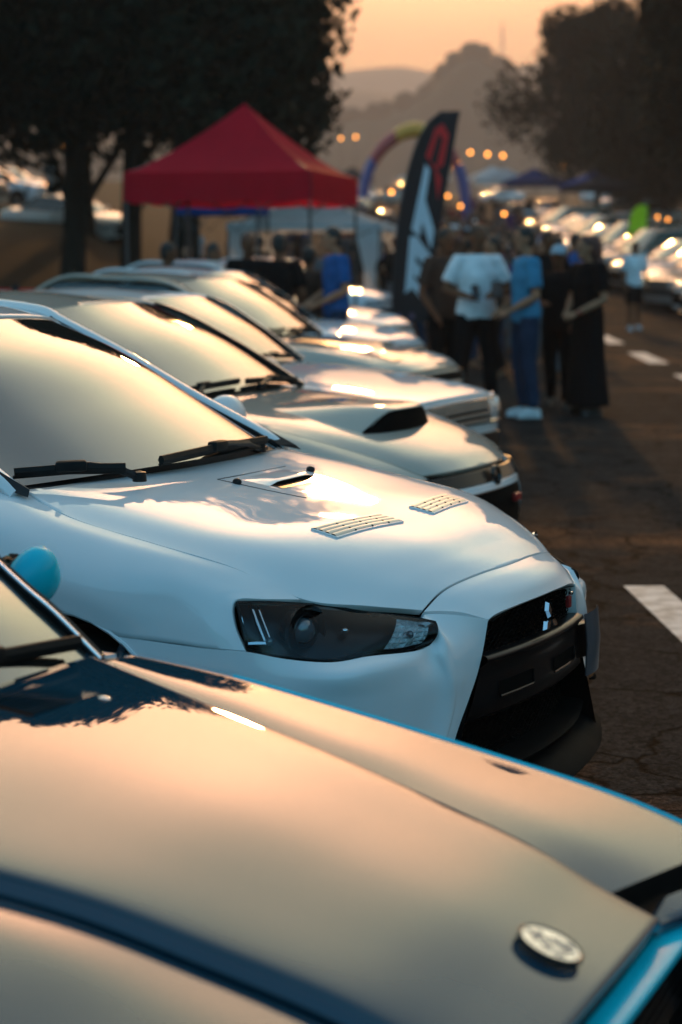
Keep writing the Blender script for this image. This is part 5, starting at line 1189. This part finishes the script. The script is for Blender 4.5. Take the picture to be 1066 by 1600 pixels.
# red cloth stand and bollards at the left edge
t = thing('display_table', 'table under a dark red cloth at the left edge behind the cars', 'table', (-4.85, 26, gz(-4.85, 26)), 0)
mb = MB(); mb.box((0, 0, 1.0), (1.3, .7, .06), None, .02); mb.grid([[(x, -.36+.02*math.sin(x*14), z) for x in [-.66+1.32*i/20 for i in range(21)]] for z in (1.03, .8, .62)]); mb.build('tablecloth', red_canvas, t)
for sx in (-.55, .55):
    for sy in (-.28, .28): mb = MB(); mb.tube([(sx, sy, 0), (sx, sy, 1.0)], .025, 6); mb.build('leg', pole_m, t)
for n, x in enumerate((-4.55, -3.85)):
    b_ = MB(); b_.lathe([(.001, 1.12), (.06, 1.1), (.065, 1.0), (.065, 0)], 14); o = b_.build('bollard', dark_paint); o.location = (x, 25.2, gz(x, 25.2)); tag(o, ['dark bollard beside the red-covered table', 'dark bollard between the red-covered table and the red tent'][n], 'bollard', 'bollards behind the cars')

# ------------------------------------------------------------------ glowing amber balls standing in for far sun glints and small lights
glow = mat('glint_glow', (1, .5, .15), .5, emit=(1.0, .33, .045), emit_s=9)
LGp = 'glowing amber balls standing for glints among the stalls'
def glint_dot(x, y, z, r=.07, lab='glowing amber ball standing for a glint among the stalls'):
    o = thing('amber_glint', lab, 'lamp', (x, y, gz(x, y)), 0, LGp); h = z-gz(x, y)
    k = MB(); k.tube([(0, .06, 0), (0, .06, h+.15), (0, 0, h+.15)], .02, 5); k.build('glint_post', pole_m, o)
    k = MB(); k.ball((0, 0, h), r, 10, 8); k.build('glint_ball', glow, o)
for (px_, py_, d, r) in ((735, 238, 160, .20), (762, 241, 160, .21), (786, 243, 160, .20), (702, 262, 130, .16), (720, 255, 130, .18), (579, 262, 120, .14), (556, 214, 170, .17), (533, 216, 170, .15), (612, 300, 100, .14), (788, 334, 70, .09), (700, 306, 110, .12), (720, 322, 105, .12),
                       (564, 383, 47, .05), (582, 373, 47, .045), (523, 352, 47, .055), (98, 220, 75, .10), (99, 232, 75, .09), (103, 250, 75, .09), (103, 268, 75, .08), (73, 287, 64, .09), (1028, 339, 66, .06), (1044, 343, 66, .06), (1058, 348, 66, .05), (881, 261, 150, .17)):
    X = (px_-533)/2800; Z = -(py_-800)/2800; cp, sp = math.cos(.13665), math.sin(.13665)
    wy = cp+Z*sp; wz_ = -sp+Z*cp; glint_dot(X/wy*d, d, 1.58+wz_/wy*d, r*.62)

# ------------------------------------------------------------------ trees
leaf_m = mat('leaf_dark', (.014, .020, .011), .7, spec=.08, noise_amt=.5, noise_scale=.6); leaf_m2 = mat('leaf_olive', (.018, .020, .010), .8, spec=.05, noise_amt=.5, noise_scale=.6); bark = mat('bark', (.035, .027, .022), .9, spec=.1, noise_amt=.4, bump=.6, bump_scale=12)
def tree_mesh(seed, h, rad, base, nleaf, leaf, conifer=False, lobes=16):
    r_ = random.Random(seed); tb = MB()
    top = Vector((r_.uniform(-.4, .4), r_.uniform(-.4, .4), h*.92))
    ax = [Vector((0, 0, -.2)), Vector((r_.uniform(-.15, .15), r_.uniform(-.15, .15), base*.7)), Vector((r_.uniform(-.3, .3), r_.uniform(-.3, .3), h*.55)), top]
    r0 = .045*h*.5; tb.tube(spline(ax, 10), [r0*(1-.09*i) for i in range(10)], 8)
    cl = MB(); cen = []
    for k in range(lobes):
        f = (k+.5)/lobes; z = base+(h-base)*f
        rr = rad*((1-f)**.8*.95+.12 if conifer else math.sin(PI*min(.97, .18+.78*f))**.6)
        a = k*2.4+r_.uniform(-.4, .4); d = rr*r_.uniform(.45, .95)
        c = Vector((math.cos(a)*d, math.sin(a)*d, z+r_.uniform(-.3, .3))); s = rr*r_.uniform(.38, .55)+.35
        cen.append((c, s)); o = spline(ax, 10)[min(9, 2+int(f*7))]
        if k % 2 == 0 or f > .5: tb.tube([o, o.lerp(c, .6)+Vector((0, 0, .15)), c], [r0*.36*(1-f*.6), r0*.2, r0*.08], 5)
    for k in range(nleaf):
        c, s = cen[r_.randrange(lobes)]
        v = Vector((r_.gauss(0, 1), r_.gauss(0, 1), r_.gauss(0, .75))); v = v.normalized()*s*(r_.random()**.45)*r_.uniform(.85, 1.2)
        p = c+v; n = Vector((r_.gauss(0, 1), r_.gauss(0, 1), r_.gauss(0, 1)+.4)).normalized(); u = n.orthogonal().normalized(); w = n.cross(u); L = leaf*r_.uniform(.6, 1.4)
        cl.add([p-u*L, p+w*L*.45, p+u*L, p-w*L*.45], [(0, 1, 2, 3)])
    return tb.mesh('trunk', bark), cl.mesh('crown', leaf_m, smooth=False, fix=False)
TM = [tree_mesh(1, 13, 3.6, 4.8, 60000, .15, False, 26), tree_mesh(2, 14.5, 3.2, 4.4, 60000, .15, True, 28), tree_mesh(5, 9, 3.4, 2.4, 30000, .14)]
def tree(i, x, y, rz, s, label, group, m=None):
    t = thing('tree', label, 'tree', (x, y, gz(x, y)), rz, group); t.scale = (s, s, s)
    link('trunk', TM[i][0], t); c = link('crown', TM[i][1], t)
    if m: set_mat(c, m)
    return t
TG = 'dark trees on the left behind the tents'
tree(0, -3.3, 38.5, .4, 1.0, 'tall dark tree directly behind the red tent', TG)
tree(1, -6.0, 40.0, 2.0, 1.0, 'dark conifer left of the red tent peak', TG)
tree(0, -8.3, 37.5, 3.6, 1.02, 'dense dark tree left of the dark conifer', TG)
tree(1, -9.6, 43.5, 5.0, 1.1, 'dark tree at the left edge above the white cars', TG)
tree(0, -5.6, 48, 1.2, 1.1, 'dark tree behind the pair at the tent', TG)
tree(1, -4.6, 50.5, 2.7, 1.15, 'dark conifer far behind the red tent peak', TG)
tree(0, -7.2, 51, 4.1, 1.1, 'dark tree deep behind the left trunks', TG)
tree(1, -13.6, 47, .7, 1.25, 'dark tree cut off by the left edge', TG)
T2 = 'trees along the right side of the road'
tree(2, 16.3, 115, 1.0, 1.42, 'rounded dark tree leaning over the right-hand row', T2, leaf_m2)
tree(1, 13.2, 58, .2, 1.05, 'tall dark conifer at the right edge', T2)
tree(2, 16.5, 84, 2.2, 1.2, 'broad tree between the rounded tree and the conifer', T2)
tree(0, 15.5, 60, 3.0, 1.0, 'dark tree far right behind the conifer', T2)
tree(2, 17.0, 100, 4.0, .7, 'olive tree deeper along the right-hand row', T2, leaf_m2)
tree(2, 20.5, 98, 5.0, .9, 'olive tree at the far end of the right-hand row', T2, leaf_m2)
# ------------------------------------------------------------------ hills, mast
hill_m = mat('wooded_hill', (.035, .04, .028), .95, spec=.05, noise_amt=.5, noise_scale=.02)
def hill(name, y0, prof, depth, seed):
    xs_ = [p[0] for p in prof]; r_ = random.Random(seed); g = []
    N_ = 120; x0, x1 = xs_[0], xs_[-1]
    for fy in (0, .25, .5, .75, 1, 1.4, 2):
        row = []
        for i in range(N_+1):
            x = x0+(x1-x0)*i/N_; k = max(j for j in range(len(prof)) if prof[j][0] <= x+1e-6); k = min(k, len(prof)-2)
            t = (x-prof[k][0])/(prof[k+1][0]-prof[k][0]); z = prof[k][1]+(prof[k+1][1]-prof[k][1])*t*t*(3-2*t)
            h = math.sin(min(fy, 1)*PI/2)*(1 if fy <= 1 else max(0, 1-(fy-1)*.8))
            row.append((x, y0+depth*fy, -5+(z+5)*h + 2.2*noise.noise(Vector((x*.03, fy*3, seed)))*h))
        g.append(row)
    mb = MB(); mb.grid(g); tag(mb.build(name, hill_m, ang=180), kind='structure')
def at_px(px_, py_, d): return ((px_-533)/2800*d*1.01, 1.58+(415-py_)/2800*d)
def prof_px(L, d): return [at_px(a, b, d) for a, b in L]
hill('far_hills', 2500, prof_px([(-2500, 200), (-600, 120), (300, 92), (540, 85), (640, 78), (700, 88), (760, 100), (850, 72), (930, 60), (1000, 52), (1300, 60), (3200, 180)], 2500), 300, 3.1)
hill('middle_hills', 1700, prof_px([(-2200, 260), (-300, 150), (450, 118), (560, 112), (640, 124), (700, 118), (800, 128), (860, 112), (1000, 84), (1500, 120), (3200, 230)], 1700), 220, 5.5)
WPX = [(-1500, 330), (0, 240), (350, 215), (520, 195), (600, 182), (655, 160), (692, 112), (735, 96), (775, 110), (815, 158), (860, 190), (1000, 205), (1500, 240), (2500, 330)]
WP = prof_px(WPX, 900)
hill('wooded_hill', 760, WP, 140, 7.7)
T3 = 'trees on the hazy wooded hill'
rt = random.Random(21)
for n in range(34):
    px_ = (560+n*9+rt.uniform(-5, 5)) if n < 28 else (480+(n-28)*14); k = max(j for j in range(len(WPX)) if WPX[j][0] <= px_); f = (px_-WPX[k][0])/(WPX[k+1][0]-WPX[k][0]); py_ = WPX[k][1]+(WPX[k+1][1]-WPX[k][1])*f*f*(3-2*f)
    x, z = at_px(px_, py_, 900); d = 890+rt.uniform(-14, 10)
    t = thing('tree', 'hazy tree on the crest of the wooded hill', 'tree', (x, d, z-6), rt.uniform(0, 6), T3); sc_ = rt.uniform(.4, .62); t.scale = (sc_*1.7, sc_*1.7, sc_*1.35)
    i = rt.choice([0, 2]); link('trunk', TM[i][0], t); c = link('crown', TM[i][1], t); set_mat(c, leaf_m2)
m_ = thing('radio_mast', 'thin lattice mast on the hazy hilltop', 'mast', (at_px(776, 68, 1850)[0], 1850, at_px(776, 105, 1850)[1]), 0)
mb = MB()
for k in range(3): mb.tube([(math.cos(k*2.1)*1.6, math.sin(k*2.1)*1.6, 0), (math.cos(k*2.1)*.3, math.sin(k*2.1)*.3, 38)], .5, 5)
for k in range(18):
    z = k*2.1; f = 1.6-1.3*z/38; mb.tube([(f, 0, z), (-f*.6, f*.8, z+1.05), (-f*.6, -f*.8, z+2.0)], .2, 4)
mb.build('mast_frame', pole_m, m_)

# ------------------------------------------------------------------ haze
hm_ = bpy.data.materials.new('evening_haze'); hm_.use_nodes = True; nt = hm_.node_tree; nt.nodes.clear()
o_ = nt.nodes.new('ShaderNodeOutputMaterial'); pv = nt.nodes.new('ShaderNodeVolumePrincipled'); pv.inputs['Color'].default_value = (.96, .80, .72, 1); pv.inputs['Density'].default_value = .00065; pv.inputs['Anisotropy'].default_value = .1
nt.links.new(pv.outputs[0], o_.inputs['Volume'])
mb = MB(); mb.box((0, 1440, 178), (6400, 3040, 380)); hz = mb.build('haze', hm_, smooth=False); tag(hz, kind='stuff')
